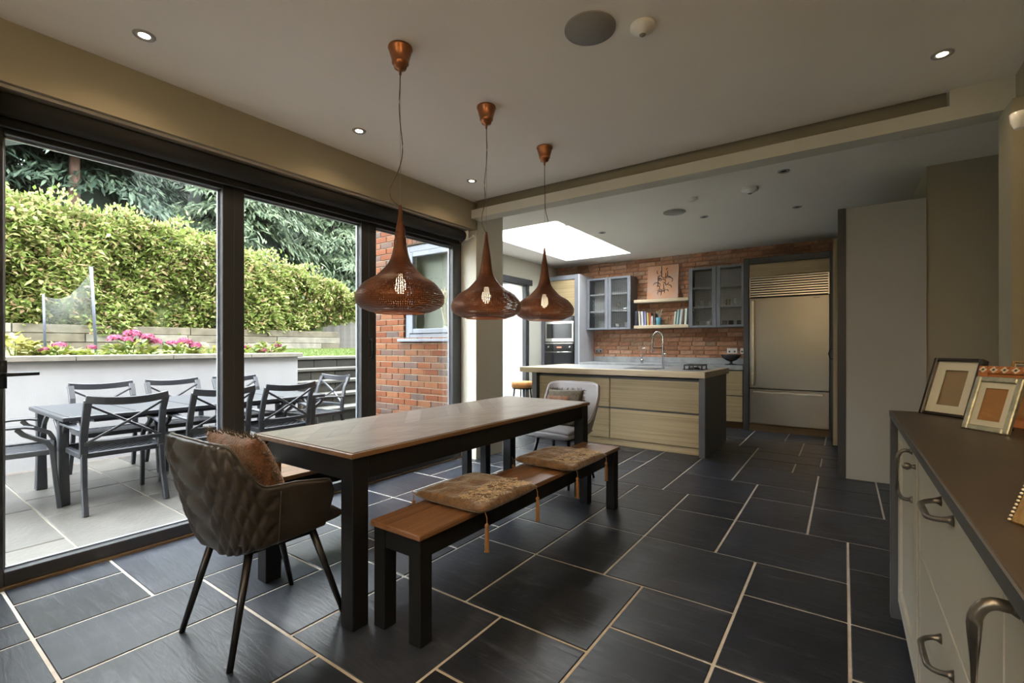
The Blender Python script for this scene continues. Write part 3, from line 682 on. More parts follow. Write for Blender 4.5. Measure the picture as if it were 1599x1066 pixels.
# hedge
def hedge_top(y): return np.interp(y, [-3, 1.3, 2.8, 4.3, 5.8, 7.3, 8.0], [3.62, 3.58, 3.52, 3.42, 3.12, 2.72, 2.3])
hg = root('hedge', 'tall clipped variegated hedge with reddish shoots above the sleepers', 'hedge', (-10.9, 2.5, 1.4))
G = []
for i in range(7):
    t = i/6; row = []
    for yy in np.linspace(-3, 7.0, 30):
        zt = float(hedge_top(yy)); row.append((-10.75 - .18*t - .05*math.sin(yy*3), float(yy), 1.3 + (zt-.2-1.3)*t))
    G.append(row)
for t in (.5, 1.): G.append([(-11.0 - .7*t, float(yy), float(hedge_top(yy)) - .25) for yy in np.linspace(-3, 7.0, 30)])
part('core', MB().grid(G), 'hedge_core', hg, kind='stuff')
n = 60000
yy = RNG.uniform(-3, 8.1, n); t = RNG.uniform(0, 1, n)**.9; zt = hedge_top(yy); low = np.interp(yy, [-3, 4, 6, 8.1], [1.42, 1.44, 1.55, 1.95])
zz = low + (zt-low+.05)*t + RNG.normal(0, .04, n)
bulge = .16*np.sin(yy*2.1+zz*1.7) + .11*np.sin(yy*5.3-zz*4.1) + .05*np.sin(yy*11+zz*9)
xx = -10.62 + bulge - .35*np.clip((t-.8)/.2, 0, 1)**2 + RNG.normal(0, .09, n)
P = np.stack([xx, yy, zz], 1)
D = np.stack([np.abs(RNG.normal(.7, .4, n)), RNG.normal(0, .8, n), RNG.normal(.15, .6, n)], 1); U = np.stack([RNG.normal(.3, .3, n), RNG.normal(0, .4, n), np.ones(n)], 1)
V, F = leaf_cards(P, D, U, RNG.uniform(.07, .15, n), RNG.uniform(.035, .07, n))
o = bpy.data.objects.new('foliage', fast_mesh('foliage', V - np.array(hg.location), F, 'hedge_leaf')); link(o, hg); o['kind'] = 'stuff'
n = 2600                                           # loose shoots standing out of the top
yy = RNG.uniform(-3, 7.2, n); h = RNG.uniform(0, .28, n)*(.5+.5*np.sin(yy*7)); P = np.stack([-10.8 + RNG.normal(0, .2, n), yy, hedge_top(yy) + h], 1)
D = np.stack([RNG.normal(.2, .5, n), RNG.normal(0, .5, n), np.abs(RNG.normal(.8, .4, n))], 1)
V, F = leaf_cards(P, D, np.stack([np.ones(n), RNG.normal(0, .4, n), RNG.normal(.4, .4, n)], 1), RNG.uniform(.06, .12, n), RNG.uniform(.03, .05, n))
o = bpy.data.objects.new('top_shoots', fast_mesh('top_shoots', V - np.array(hg.location), F, 'hedge_leaf')); link(o, hg); o['kind'] = 'stuff'

# conifers behind the hedge: drooping boughs hung with sprays
def conifer(name, label, x, y, height, spread, mt, nb, seed, zlow=1.5, trunk=.16):
    rg = np.random.default_rng(seed)
    r = root(name, label, 'tree', (x, y, .9), 'conifers behind the hedge')
    part('trunk', MB().tube([(x, y, .7), (x+.05, y, height*.5), (x, y+.05, height)], [trunk, trunk*.8, trunk*.25], 10), 'bark_red', r, smooth=True)
    VV, FF = [], []; base = 0; br = MB()
    for b in range(nb):
        z0 = zlow + (height-zlow)*rg.uniform(0, 1)**.8; fr_ = 1-(z0-zlow)/(height-zlow+.01); ln = spread*(.35+.65*fr_)*rg.uniform(.7, 1.15)
        a = rg.uniform(-1.35, 1.35); d = np.array([math.cos(a), math.sin(a), 0.])
        drop = rg.uniform(.35, .7)
        m = 150; t = rg.uniform(.12, 1, m)
        side = np.cross(d, [0, 0, 1.])
        C = np.array([x, y, z0]) + np.outer(t*ln, d) + np.outer(np.zeros(m), d); C[:,2] += .25*ln*t - drop*ln*t**2
        C += np.outer(rg.normal(0, .16, m)*(.5+t), side)*ln*.5; C[:,2] += rg.normal(0, .05, m)
        Dd = np.outer(np.ones(m), d)*.6 + np.outer(rg.normal(0, .7, m), side); Dd[:,2] = -rg.uniform(.3, 1.3, m)
        Uu = np.outer(np.ones(m), d) + rg.normal(0, .3, (m, 3)); Uu[:,2] += .8
        V, F = leaf_cards(C, Dd, Uu, rg.uniform(.12, .30, m), rg.uniform(.035, .075, m), .15)
        VV.append(V); FF.append(F+base); base += len(V)
        br.tube([(x, y, z0), (x+d[0]*ln*.5, y+d[1]*ln*.5, z0+.06*ln), (x+d[0]*ln*.62, y+d[1]*ln*.62, z0+.155*ln-drop*ln*.38)], [.03, .015, .004], 5)
    cm = []
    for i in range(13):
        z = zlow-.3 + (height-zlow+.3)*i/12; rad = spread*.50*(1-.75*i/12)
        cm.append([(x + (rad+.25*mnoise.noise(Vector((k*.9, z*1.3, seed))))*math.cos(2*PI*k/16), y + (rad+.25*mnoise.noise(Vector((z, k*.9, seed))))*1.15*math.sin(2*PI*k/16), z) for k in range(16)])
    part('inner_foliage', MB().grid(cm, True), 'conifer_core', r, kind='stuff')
    part('branches', br, 'bark_dark', r, kind='stuff')
    o = bpy.data.objects.new('foliage', fast_mesh('foliage', np.concatenate(VV) - np.array(r.location), np.concatenate(FF), mt)); link(o, r); o['kind'] = 'stuff'
    return r
conifer('pine_tree', 'dark spreading pine behind the bare red-brown trunk', -13.6, 3.05, 8.5, 2.2, 'pine_spray', 110, 1, 3.7, .15)
conifer('pine_tree', 'slim pine with a bare red-brown trunk rising behind the hedge', -12.3, 2.56, 8.5, 1.6, 'pine_spray', 50, 21, 5.1, .11)
conifer('pine_tree', 'dark pine behind the hedge, filling the far left corner', -14.0, .9, 8, 2.8, 'pine_spray', 190, 2, 2.6)
conifer('pine_tree', 'dark pine beyond the left end of the hedge', -14.0, -2.6, 8.5, 2.9, 'pine_spray', 130, 31, 2.6)
conifer('pine_tree', 'dark pine farthest along the garden to the left', -14.5, -6.2, 9, 3.0, 'pine_spray', 110, 32, 2.2)
conifer('cypress_tree', 'pale drooping cypress above the hedge, middle door pane side', -13.4, 6.1, 8.6, 2.7, 'conifer_spray', 170, 3, 2.6)
conifer('cypress_tree', 'pale drooping cypress above the hedge between two door uprights', -14.2, 9.9, 8.4, 2.9, 'conifer_spray', 150, 4, 2.9)
conifer('cypress_tree', 'pale drooping cypress over the fence, right of all', -11.6, 11.8, 7.5, 2.6, 'conifer_spray', 120, 5, 3.0)
conifer('pine_tree', 'dark pine behind the pale cypresses, deepest in the garden', -17.0, 5.0, 10, 3.6, 'pine_spray', 110, 6, 2.5)
conifer('pine_tree', 'dark pine between two cypresses, behind the middle door leaf', -15.6, 8.7, 9.5, 3.0, 'pine_spray', 130, 7, 2.5)
conifer('pine_tree', 'dark pine behind the fence, deepest on the right', -16.5, 13.0, 10, 3.8, 'pine_spray', 110, 8, 2.5)
conifer('cypress_tree', 'cypress over the fence seen through the kitchen door', -7.6, 11.2, 6.0, 2.0, 'conifer_spray', 90, 9, 2.6)

# feather-edge fence
fn = root('fence', 'pale weathered close-board fence at the end of the lawn', 'fence', (-11.0, 9.0, 1.0), kind='structure')
bx = {}
x = -15.0; fm = mesh_of(MB().box(-.055, .055, -.012, .012, 0, 1.62), 'fence_board', 'fence_board')
while x < -4.6:
    o = bpy.data.objects.new('fence_board', fm); o.location = (x+11.0, random.uniform(-.008, .008), .06 + random.uniform(-.01, .01)); o.rotation_euler = (0, 0, .12); link(o, fn); x += .113
part('rail', MB().box(-15.1, -4.6, 9.02, 9.07, 1.35, 1.43).box(-15.1, -4.6, 9.02, 9.07, 2.4, 2.48), 'sleeper', fn)

# flowering plants along the coping
def plant(name, label, x, y, h, w, nl, heads, seed, leafmat='plant_leaf', big=1.):
    rg = np.random.default_rng(seed)
    r = root(name, label, 'plant', (x, y, 1.045), 'plants in the bed behind the white wall')
    n = nl; a = rg.uniform(0, 2*PI, n); rad = w*np.sqrt(rg.uniform(0, 1, n)); hz = h*rg.uniform(.15, 1, n)*(1-.45*(rad/w)**2)
    P = np.stack([x+rad*np.cos(a), y+rad*np.sin(a), 1.045+hz], 1)
    D = np.stack([np.cos(a)+rg.normal(0, .4, n), np.sin(a)+rg.normal(0, .4, n), rg.normal(.35, .4, n)], 1); U = np.stack([rg.normal(0, .3, n), rg.normal(0, .3, n), np.ones(n)], 1)
    V, F = leaf_cards(P, D, U, rg.uniform(.07, .14, n)*big, rg.uniform(.04, .075, n)*big)
    o = bpy.data.objects.new('leaves', fast_mesh('leaves', V - np.array(r.location), F, leafmat)); link(o, r); o['kind'] = 'stuff'
    sm = MB()
    for k in range(5): sm.tube([(x, y, 1.03), (x+w*.5*math.cos(k*1.3), y+w*.5*math.sin(k*1.3), 1.045+h*.75)], .006, 5)
    part('stems', sm, 'plant_leaf', r)
    for (dx, dy, dz, rr) in heads:
        m = 110; u = rg.normal(0, 1, (m, 3)); u /= np.linalg.norm(u, axis=1, keepdims=True); u[:,2] = np.abs(u[:,2])*.8
        C = np.array([x+dx, y+dy, 1.045+dz]) + u*rr*np.array([1, 1, .7])
        tang = np.cross(u, rg.normal(0, 1, (m, 3)))
        V, F = leaf_cards(C, tang, u, np.full(m, rr*.5), np.full(m, rr*.45), .1)
        o = bpy.data.objects.new('flower_head', fast_mesh('flower_head', V - np.array(r.location), F, 'petal_pink')); link(o, r)
    return r
plant('golden_shrub', 'yellow-green leafy shrub at the left end of the coping', -7.15, 1.02, .30, .17, 90, [], 11, 'plant_leaf_gold', 1.2)
plant('hydrangea', 'low plant with one pink spray beside the yellow shrub', -7.1, 1.33, .14, .16, 70, [(.05, .02, .17, .06), (.02, -.09, .12, .05)], 12)
plant('hydrangea', 'small plant with a single pale pink head, second along the bed', -7.15, 1.62, .12, .15, 60, [(.03, .02, .15, .045)], 13)
plant('hydrangea', 'largest pink hydrangea with five flower heads behind the coping', -7.15, 2.02, .26, .24, 150, [(.05, -.17, .25, .075), (.02, .0, .31, .085), (.06, .14, .27, .075), (0, .24, .22, .07), (.08, -.06, .24, .06)], 14)
plant('hydrangea', 'deep pink hydrangea just right of the largest one', -7.15, 2.55, .20, .17, 90, [(.05, -.12, .20, .06), (.03, .03, .22, .08), (.06, .14, .17, .07)], 15)
plant('golden_shrub', 'small yellow-green plant between the pink hydrangeas', -7.15, 2.92, .18, .13, 60, [], 16, 'plant_leaf_gold')
plant('hydrangea', 'pink flowered plant hidden partly by the door upright', -7.15, 3.28, .16, .16, 80, [(.04, -.05, .16, .06), (.02, .10, .15, .05)], 17)
plant('hydrangea', 'leafy plant with small red heads near the wall end', -7.12, 3.70, .22, .17, 110, [(.06, .10, .17, .05), (.06, -.12, .10, .05), (.08, 0, .08, .04)], 18, 'plant_leaf')

# net on two poles
nt_ = root('garden_net', 'fine garden net hung between two padded poles', 'net', (-8.9, 1.9, 1.05))
part('pole', MB().tube([(-8.9, 1.565, 1.05), (-8.9, 1.545, 1.92)], .015, 10), 'pole_foam', nt_, smooth=True)
part('pole', MB().tube([(-8.9, 2.10, 1.05), (-8.9, 2.075, 1.62), (-8.9, 2.04, 2.36)], [.018, .020, .023], 10), 'pole_foam', nt_, smooth=True)
G = []
for i in range(15):
    t = i/14; row = []
    for j in range(15):
        s = j/14; y = 1.56 + .49*s; top = 1.90 + .42*s**1.5 - .12*math.sin(PI*s); bot = 1.36 + .55*abs(s-.38)**1.6
        row.append((-8.9 + .10*math.sin(PI*t)*math.sin(PI*s), y, bot + (top-bot)*t))
    G.append(row)
part('net', MB().grid(G), 'garden_net', nt_, smooth=True)

# ------------------------------------------------------------------ outside brickwork of the kitchen wing with a grey window
bw = root('wall_outside', 'red brick outside wall with pale mortar beyond the far door leaf', 'brick wall', (-4.2, 3.95, PZ), kind='structure')
part('mortar_bed', MB().box(-4.935, -3.56, 3.945, 3.995, PZ-.1, 1.285).box(-4.935, -4.405, 3.945, 3.995, 1.285, 2.44).box(-4.935, -3.56, 3.945, 3.995, 2.44, 2.9), 'mortar_pale', bw)
bcache = {}
def obrick(x0, x1, z0, z1):
    key = (round(x1-x0, 3), round(z1-z0, 3))
    if key not in bcache: bcache[key] = mesh_of(MB().box(-key[0]/2, key[0]/2, -.02, .02, -key[1]/2, key[1]/2), 'brick', 'garden_brick')
    o = bpy.data.objects.new('brick', bcache[key]); o.location = Vector(((x0+x1)/2, 3.955 + random.uniform(-.003, .003), (z0+z1)/2)) - ORG[bw.name]; link(o, bw); bevel(o, .003)
z = PZ; k = 0
while z < 2.88:
    x = -4.945 - (.1125 if k % 2 else 0)
    while x < -3.57:
        a, b = max(x, -4.945), min(x+.215, -3.57)
        if b-a > .04:
            if 1.28 < z+.03 < 2.43:
                b2 = min(b, -4.405)
                if b2-a > .04: obrick(a, b2, z, z+.065)
            elif 2.43 <= z+.03 < 2.66 and b > -4.40:
                b2 = min(b, -4.405)
                if b2-a > .04: obrick(a, b2, z, z+.065)
            else: obrick(a, b, z, z+.065)
        x += .225
    z += .0752; k += 1
x = -4.40
while x < -3.6: obrick(x, x+.065, 2.445, 2.66); x += .0752
gw = root('window_2', 'grey framed window with pale glass in the outside brick wall', 'window', (-3.95, 3.98, 1.29), kind='structure')
f = MB().box(-4.40, -4.33, 3.965, 4.03, 1.30, 2.425).box(-4.33, -3.56, 3.965, 4.03, 2.355, 2.425).box(-4.33, -3.56, 3.965, 4.03, 1.30, 1.36)
part('frame', f, 'window_grey', gw, .004)
f = MB().box(-4.325, -4.265, 3.95, 4.01, 1.365, 2.35).box(-4.265, -3.56, 3.95, 4.01, 2.29, 2.35).box(-4.265, -3.56, 3.95, 4.01, 1.365, 1.42)
part('sash', f, 'window_grey', gw, .005)
part('pane', MB().box(-4.265, -3.56, 3.975, 3.985, 1.42, 2.29), 'dull_glass', gw)
part('sill', MB().box(-4.47, -3.56, 3.885, 4.0, 1.265, 1.30), 'window_grey', gw, .004)
part('inner_blind', MB().box(-4.40, -3.56, 4.145, 4.15, 1.26, 2.43), 'blind_pale', gw)
dv = root('dried_flowers', 'vase of dried pale grasses on the sill behind the grey window', 'dried flowers', (-3.83, 4.07, 1.30))
part('vase', MB().lathe([(.0, 0), (.035, 0), (.05, .05), (.045, .10), (.022, .14), (.026, .15)], 14, (-3.83, 4.07, 1.30)), 'porcelain', dv, smooth=True)
s_ = MB(); hd = MB()
for k in range(16):
    a = random.uniform(0, 2*PI); rr = random.uniform(.02, .12); h = random.uniform(.2, .42)
    tip = (-3.83+rr*math.cos(a), 4.07+rr*.4*math.sin(a), 1.43+h); s_.tube([(-3.83, 4.07, 1.42), tip], .002, 4)
    hd.tube([tip, (tip[0]+.2*(tip[0]+3.83), tip[1], tip[2]+.07)], [.016, .004], 6)
part('stems', s_, 'dried_grass', dv); part('plumes', hd, 'dried_grass', dv)

# ------------------------------------------------------------------ garden dining set
def patio_chair():
    r = root('patio_chair', 'x', 'chair', (0, 0, 0), 'cast aluminium chairs round the patio table')
    mt = 'aluminium_grey'
    f = MB()
    for s in (-1, 1): f.bar((s*.245, -.22, .425), (s*.255, .25, .435), .035, .04)
    f.bar((-.25, .25, .435), (.25, .25, .435), .035, .04).bar((-.235, -.22, .425), (.235, -.22, .425), .035, .04)
    part('seat_frame', f, mt, r, .004)
    la = MB()
    for k in range(-8, 9):
        c = k*.062
        for sg in (-1, 1):
            pts = []
            for t in (-1., 1.):
                pass
            # diagonal strip x = c + sg*y clipped to the seat
            y0, y1 = -.21, .24
            xs = [(c + sg*(y_-.015)*1.0, y_) for y_ in (y0, y1)]
            (xa, ya), (xb, yb) = xs
            def clipx(xa, ya, xb, yb):
                if xa == xb: return None
                t0, t1 = 0., 1.
                for lo, hi in ((-.235, .235),):
                    dx = xb-xa; ta, tb = sorted(((lo-xa)/dx, (hi-xa)/dx)); t0 = max(t0, ta); t1 = min(t1, tb)
                if t1-t0 < .05: return None
                return (xa+(xb-xa)*t0, ya+(yb-ya)*t0, xa+(xb-xa)*t1, ya+(yb-ya)*t1)
            q = clipx(xa, ya, xb, yb)
            if q: la.bar((q[0], q[1], .428+.003*sg), (q[2], q[3], .432+.003*sg), .024, .006)
    part('seat_lattice', la, mt, r)
    for s in (-1, 1):
        fl = [(s*.275, .305, 0), (s*.272, .285, .20), (s*.268, .268, .40), (s*.268, .262, .46), (s*.27, .235, .515), (s*.272, .17, .55), (s*.274, .11, .585), (s*.276, .075, .628)]
        part('leg', MB().strip(fl, .032, .030, (1,0,0)), mt, r, .004)
        part('leg', MB().strip([(s*.25, -.33, 0), (s*.245, -.27, .2), (s*.24, -.235, .44)], .036, .034, (1,0,0)), mt, r, .004)
        part('back_post', MB().strip([(s*.24, -.235, .42), (s*.243, -.245, .58), (s*.238, -.285, .73), (s*.24, -.345, .85)], [.05, .048, .046, .05], .026, (0,1,0)), mt, r, .004)
        arm = [(s*.245, -.25, .615), (s*.262, -.12, .628), (s*.278, .02, .64), (s*.28, .12, .64), (s*.28, .17, .628)]
        part('armrest', MB().strip(arm, [.04, .055, .06, .055, .045], .020), mt, r, .006)
    top = [(x_, -.345 - .055*(1-(x_/.255)**2), .832 + .024*(x_/.255)**2) for x_ in np.linspace(-.255, .255, 11)]
    part('top_rail', MB().strip(top, .022, .06), mt, r, .005)
    low = [(x_, -.245 - .03*(1-(x_/.24)**2), .515) for x_ in np.linspace(-.24, .24, 9)]
    part('lower_rail', MB().strip(low, .022, .035), mt, r, .004)
    for s in (-1, 1):
        cr = []
        for t in np.linspace(0, 1, 9):
            x_ = s*(.225 - .45*t); z_ = .525 + .28*t; yb = -.24 - .09*((z_-.5)/.38)**1.4 - .04*(1-(x_/.25)**2); cr.append((x_, yb + .006*s, z_))
        part('cross_brace', MB().strip(cr, .022, .018), mt, r, .003)
    return r
pc = patio_chair()
spots = [(-4.83, 1.252, PI/2, 'patio chair seen from behind, nearest the left door edge'),
         (-4.83, 1.94, PI/2, 'patio chair seen from behind, cut by the first door upright'),
         (-4.83, 2.55, PI/2, 'patio chair seen from behind, just right of the first upright'),
         (-5.80, 1.495, -PI/2, 'patio chair against the white wall, leftmost of three'),
         (-5.80, 2.11, -PI/2, 'patio chair against the white wall, middle of three'),
         (-5.80, 2.77, -PI/2, 'patio chair against the white wall, behind the upright'),
         (-5.30, 3.28, PI + .12, 'patio chair at the table end in front of the steps'),
         (-5.25, .70, -.2, 'patio chair at the near table end, cut by the left door edge')]
for k, (x, y, rz, lb) in enumerate(spots):
    o = pc if k == 0 else copy_tree(pc)
    place(o, (x, y, PZ), rz, lb)
tb = root('patio_table', 'long slate grey cast metal patio table', 'table', (-5.33, 2.0, PZ))
TX0, TX1, TY0, TY1, TZ = -5.90, -4.78, .93, 3.12, .675
part('table_top', MB().box(TX0, TX1, TY0, TY1, TZ-.035, TZ), 'aluminium_grey', tb, .006)
s_ = MB()
for k in range(1, 5): s_.box(TX0+.04, TX1-.04, TY0+.04+(TY1-TY0-.08)*k/5-.004, TY0+.04+(TY1-TY0-.08)*k/5+.004, TZ-.001, TZ+.004)
s_.box(TX0+.02, TX1-.02, TY0+.03, TY0+.045, TZ-.001, TZ+.004).box(TX0+.02, TX1-.02, TY1-.045, TY1-.03, TZ-.001, TZ+.004)
part('top_ribs', s_, 'aluminium_grey', tb, .001)
part('apron', MB().box(TX0+.28, TX1-.28, TY0+.25, TY0+.28, TZ-.09, TZ-.035).box(TX0+.28, TX1-.28, TY1-.28, TY1-.25, TZ-.09, TZ-.035).box(TX0+.28, TX0+.31, TY0+.28, TY1-.28, TZ-.09, TZ-.035).box(TX1-.31, TX1-.28, TY0+.28, TY1-.28, TZ-.09, TZ-.035), 'aluminium_grey', tb)
for sx, xx in ((1, TX0+.20), (-1, TX1-.20)):
    for sy, yy in ((1, TY0+.045), (-1, TY1-.045)):
        part('leg', MB().strip([(xx, yy, PZ), (xx, yy, .3), (xx, yy, TZ-.04)], [.075, .06, .065], [.075, .06, .065], (1,0,0)), 'aluminium_grey', tb, .006)
        part('bracket', MB().strip([(xx, yy, .30), (xx+sx*.04, yy, .45), (xx+sx*.13, yy, .56), (xx+sx*.22, yy, TZ-.05)], .03, .03, (0,1,0)), 'aluminium_grey', tb, .004)

# ------------------------------------------------------------------ dining table with chevron top
dt = root('dining_table', 'long dining table with chevron wood top and black legs', 'table', (-2.09, 2.35, 0))
X0, X1, Y0, Y1 = -2.50, -1.682, 1.22, 3.475
tt = part('table_top', MB().box(X0, X1, Y0, Y1, .735, .757), 'table_edge', dt, .002)
def clip_poly(P, ymin, ymax):
    for (s, lim) in ((1, ymin), (-1, ymax)):
        Q = []
        for i in range(len(P)):
            a, b = P[i], P[(i+1) % len(P)]; da, db = s*(a[1]-lim), s*(b[1]-lim)
            if da >= 0: Q.append(a)
            if da*db < 0: t = da/(da-db); Q.append((a[0]+(b[0]-a[0])*t, a[1]+(b[1]-a[1])*t))
        P = Q
        if not P: break
    return P
xm = (X0+X1)/2; pw = .125; slope = 1.0; kk = 0
for side in (-1, 1):
    xa, xb = (X0+.012, xm-.0006) if side < 0 else (xm+.0006, X1-.012)
    y = Y0 - .6
    while y < Y1 + .6:
        def yy(x, base): return base + slope*abs(x-xm)
        P = clip_poly([(xa, yy(xa, y)+.0006), (xb, yy(xb, y)+.0006), (xb, yy(xb, y+pw)-.0006), (xa, yy(xa, y+pw)-.0006)], Y0+.012, Y1-.012)
        if len(P) > 2: 
            o = part('chevron_block', MB().prism(P, .75, .760), 'table_oak', tt); kk += 1
        y += pw
def leg_box(r, x0, x1, y0, y1, z1, mt, bev=.003): return part('leg', MB().box(x0, x1, y0, y1, 0, z1), mt, r, bev)
lw_ = .082
for x in (X0+.012, X1-.012-lw_):
    for y in (Y0+.012, Y1-.012-lw_): leg_box(dt, x, x+lw_, y, y+lw_, .735, 'black_paint_wood')
for nm, a in (('apron', (X0+.094, X1-.094, Y0+.022, Y0+.042)), ('apron', (X0+.094, X1-.094, Y1-.042, Y1-.022)), ('apron', (X0+.022, X0+.042, Y0+.094, Y1-.094)), ('apron', (X1-.042, X1-.022, Y0+.094, Y1-.094))):
    part(nm, MB().box(*a, .632, .735), 'black_paint_wood', dt, .002)
# benches
def bench(label, X0, X1, Y0, Y1):
    r = root('dining_bench', label, 'bench', ((X0+X1)/2, (Y0+Y1)/2, 0), 'benches along the dining table')
    tp = part('seat_top', MB().box(X0, X1, Y0, Y1, .436, .456), 'bench_oak', r, .002)
    w = (X1-X0-.004)/3
    for k in range(3): part('plank', MB().box(X0+.002+k*w+.0005, X0+.002+(k+1)*w-.0005, Y0+.002, Y1-.002, .45, .460), 'bench_oak', tp, .0008)
    lw = .068
    for x in (X0+.010, X1-.010-lw):
        for y in (Y0+.012, Y1-.012-lw): leg_box(r, x, x+lw, y, y+lw, .436, 'black_paint_wood')
    for a in ((X0+.078, X1-.078, Y0+.018, Y0+.036), (X0+.078, X1-.078, Y1-.036, Y1-.018), (X0+.016, X0+.034, Y0+.08, Y1-.08), (X1-.034, X1-.016, Y0+.08, Y1-.08)):
        part('apron', MB().box(*a, .352, .436), 'black_paint_wood', r, .002)
    return r
bench('wooden bench with two gold seat pads, on the room side', -1.675, -1.37, 1.307, 3.342)
bench('wooden bench between the table and the garden doors', -2.93, -2.622, 1.37, 3.40)

# tasselled seat pads
def pillow(w, h, t, nx=30, ny=30, puff=.45, seed=0, wob=.004, corner=.06, tuft=0.):
    """closed pillow in the XY plane, thickness along Z, centred"""
    top, bot = [], []
    for i in range(nx+1):
        u = -1+2*i/nx; ra, rb_ = [], []
        for j in range(ny+1):
            v = -1+2*j/ny
            e = max(0., (1-abs(u)**2.6))**puff * max(0., (1-abs(v)**2.6))**puff
            x = u*w/2*(1-corner*(1-abs(v))**2*0 - corner*(abs(u) > 0)*(1-v*v)*abs(u)**3); y = v*h/2*(1-corner*(1-u*u)*abs(v)**3)
            nz = mnoise.noise(Vector((x*18+seed, y*18, seed))) * wob * 2 + mnoise.noise(Vector((x*60+seed, y*60, seed)))*wob
            tf = tuft*(math.cos(u*PI*1.5)**2*math.cos(v*PI*1.5)**2) if tuft else 0
            ra.append((x, y, e*t/2 + nz*e - tf*e)); rb_.append((x, y, -e*t/2 + nz*e*.3))
        top.append(ra); bot.append(rb_)
    mb = MB(); mb.grid(top); mb.grid(bot[::-1]); return mb
def merge_smooth(o):
    me = o.data; bm = bmesh.new(); bm.from_mesh(me); bmesh.ops.remove_doubles(bm, verts=bm.verts, dist=1e-4); bmesh.ops.recalc_face_normals(bm, faces=bm.faces); bm.to_mesh(me); bm.free()
    me.polygons.foreach_set('use_smooth', [True]*len(me.polygons)); return o
def tassel(r, x, y, z, drop):
    t = part('tassel', MB().lathe([(.0, 0), (.004, -.002), (.009, -.008), (.0095, -.016), (.006, -.022), (.009, -.030), (.0105, -.06), (.010, -drop+.01), (.012, -drop), (0, -drop)], 12, (x, y, z)), 'tassel_gold', r, smooth=True)
    part('cord', MB().tube([(x, y, z), (x, y, z+.022), (x-.010, y, z+.045)], .0022, 5), 'tassel_gold', t)
def seat_pad(label, cx, cy, rz, seed, corners):
    r = root('seat_pad', label, 'cushion', (cx, cy, .460), 'gold seat pads on the bench')
    M = Matrix.Translation((cx, cy, .460+.034)) @ Matrix.Rotation(rz, 4, 'Z')
    p = merge_smooth(part('pad', pillow(.425, .455, .072, 36, 36, .30, seed, .003, .03, .014).xf(M), 'velvet_gold', r))
    em = MB(); rr = random.Random(seed)
    for k in range(240):                           # raised pale embroidery along the room-side edge
        u = rr.uniform(.06, .195); v = rr.uniform(-.2, .2); a = rr.uniform(0, PI)
        e = (1-abs(u/.2125)**2.6)**.3*(1-abs(v/.2275)**2.6)**.3; z = .036*e + .0065
        pts = [M @ Vector((u+.016*math.cos(a)*s + .004*math.sin(3*s), v+.016*math.sin(a)*s, z - .014*e*(math.cos(u/.2125*PI*1.5)**2*math.cos(v/.2275*PI*1.5)**2))) for s in (-1, -.3, .4, 1)]
        em.tube(pts, .0016, 4)
    part('embroidery', em, 'velvet_pale', r)
    for (tx, ty, tz, dr) in corners: tassel(r, tx, ty, tz, dr)
    return r
seat_pad('crushed gold tasselled seat pad on the near half of the bench', -1.49, 1.81, .0, 3, [(-1.263, 1.60, .445, .125), (-1.268, 2.02, .45, .125), (-1.72, 1.60, .46, .10)])
seat_pad('crushed gold tasselled seat pad on the far half of the bench', -1.49, 2.66, -.02, 8, [(-1.268, 2.455, .45, .125), (-1.272, 2.87, .455, .125), (-1.72, 2.45, .46, .10)])

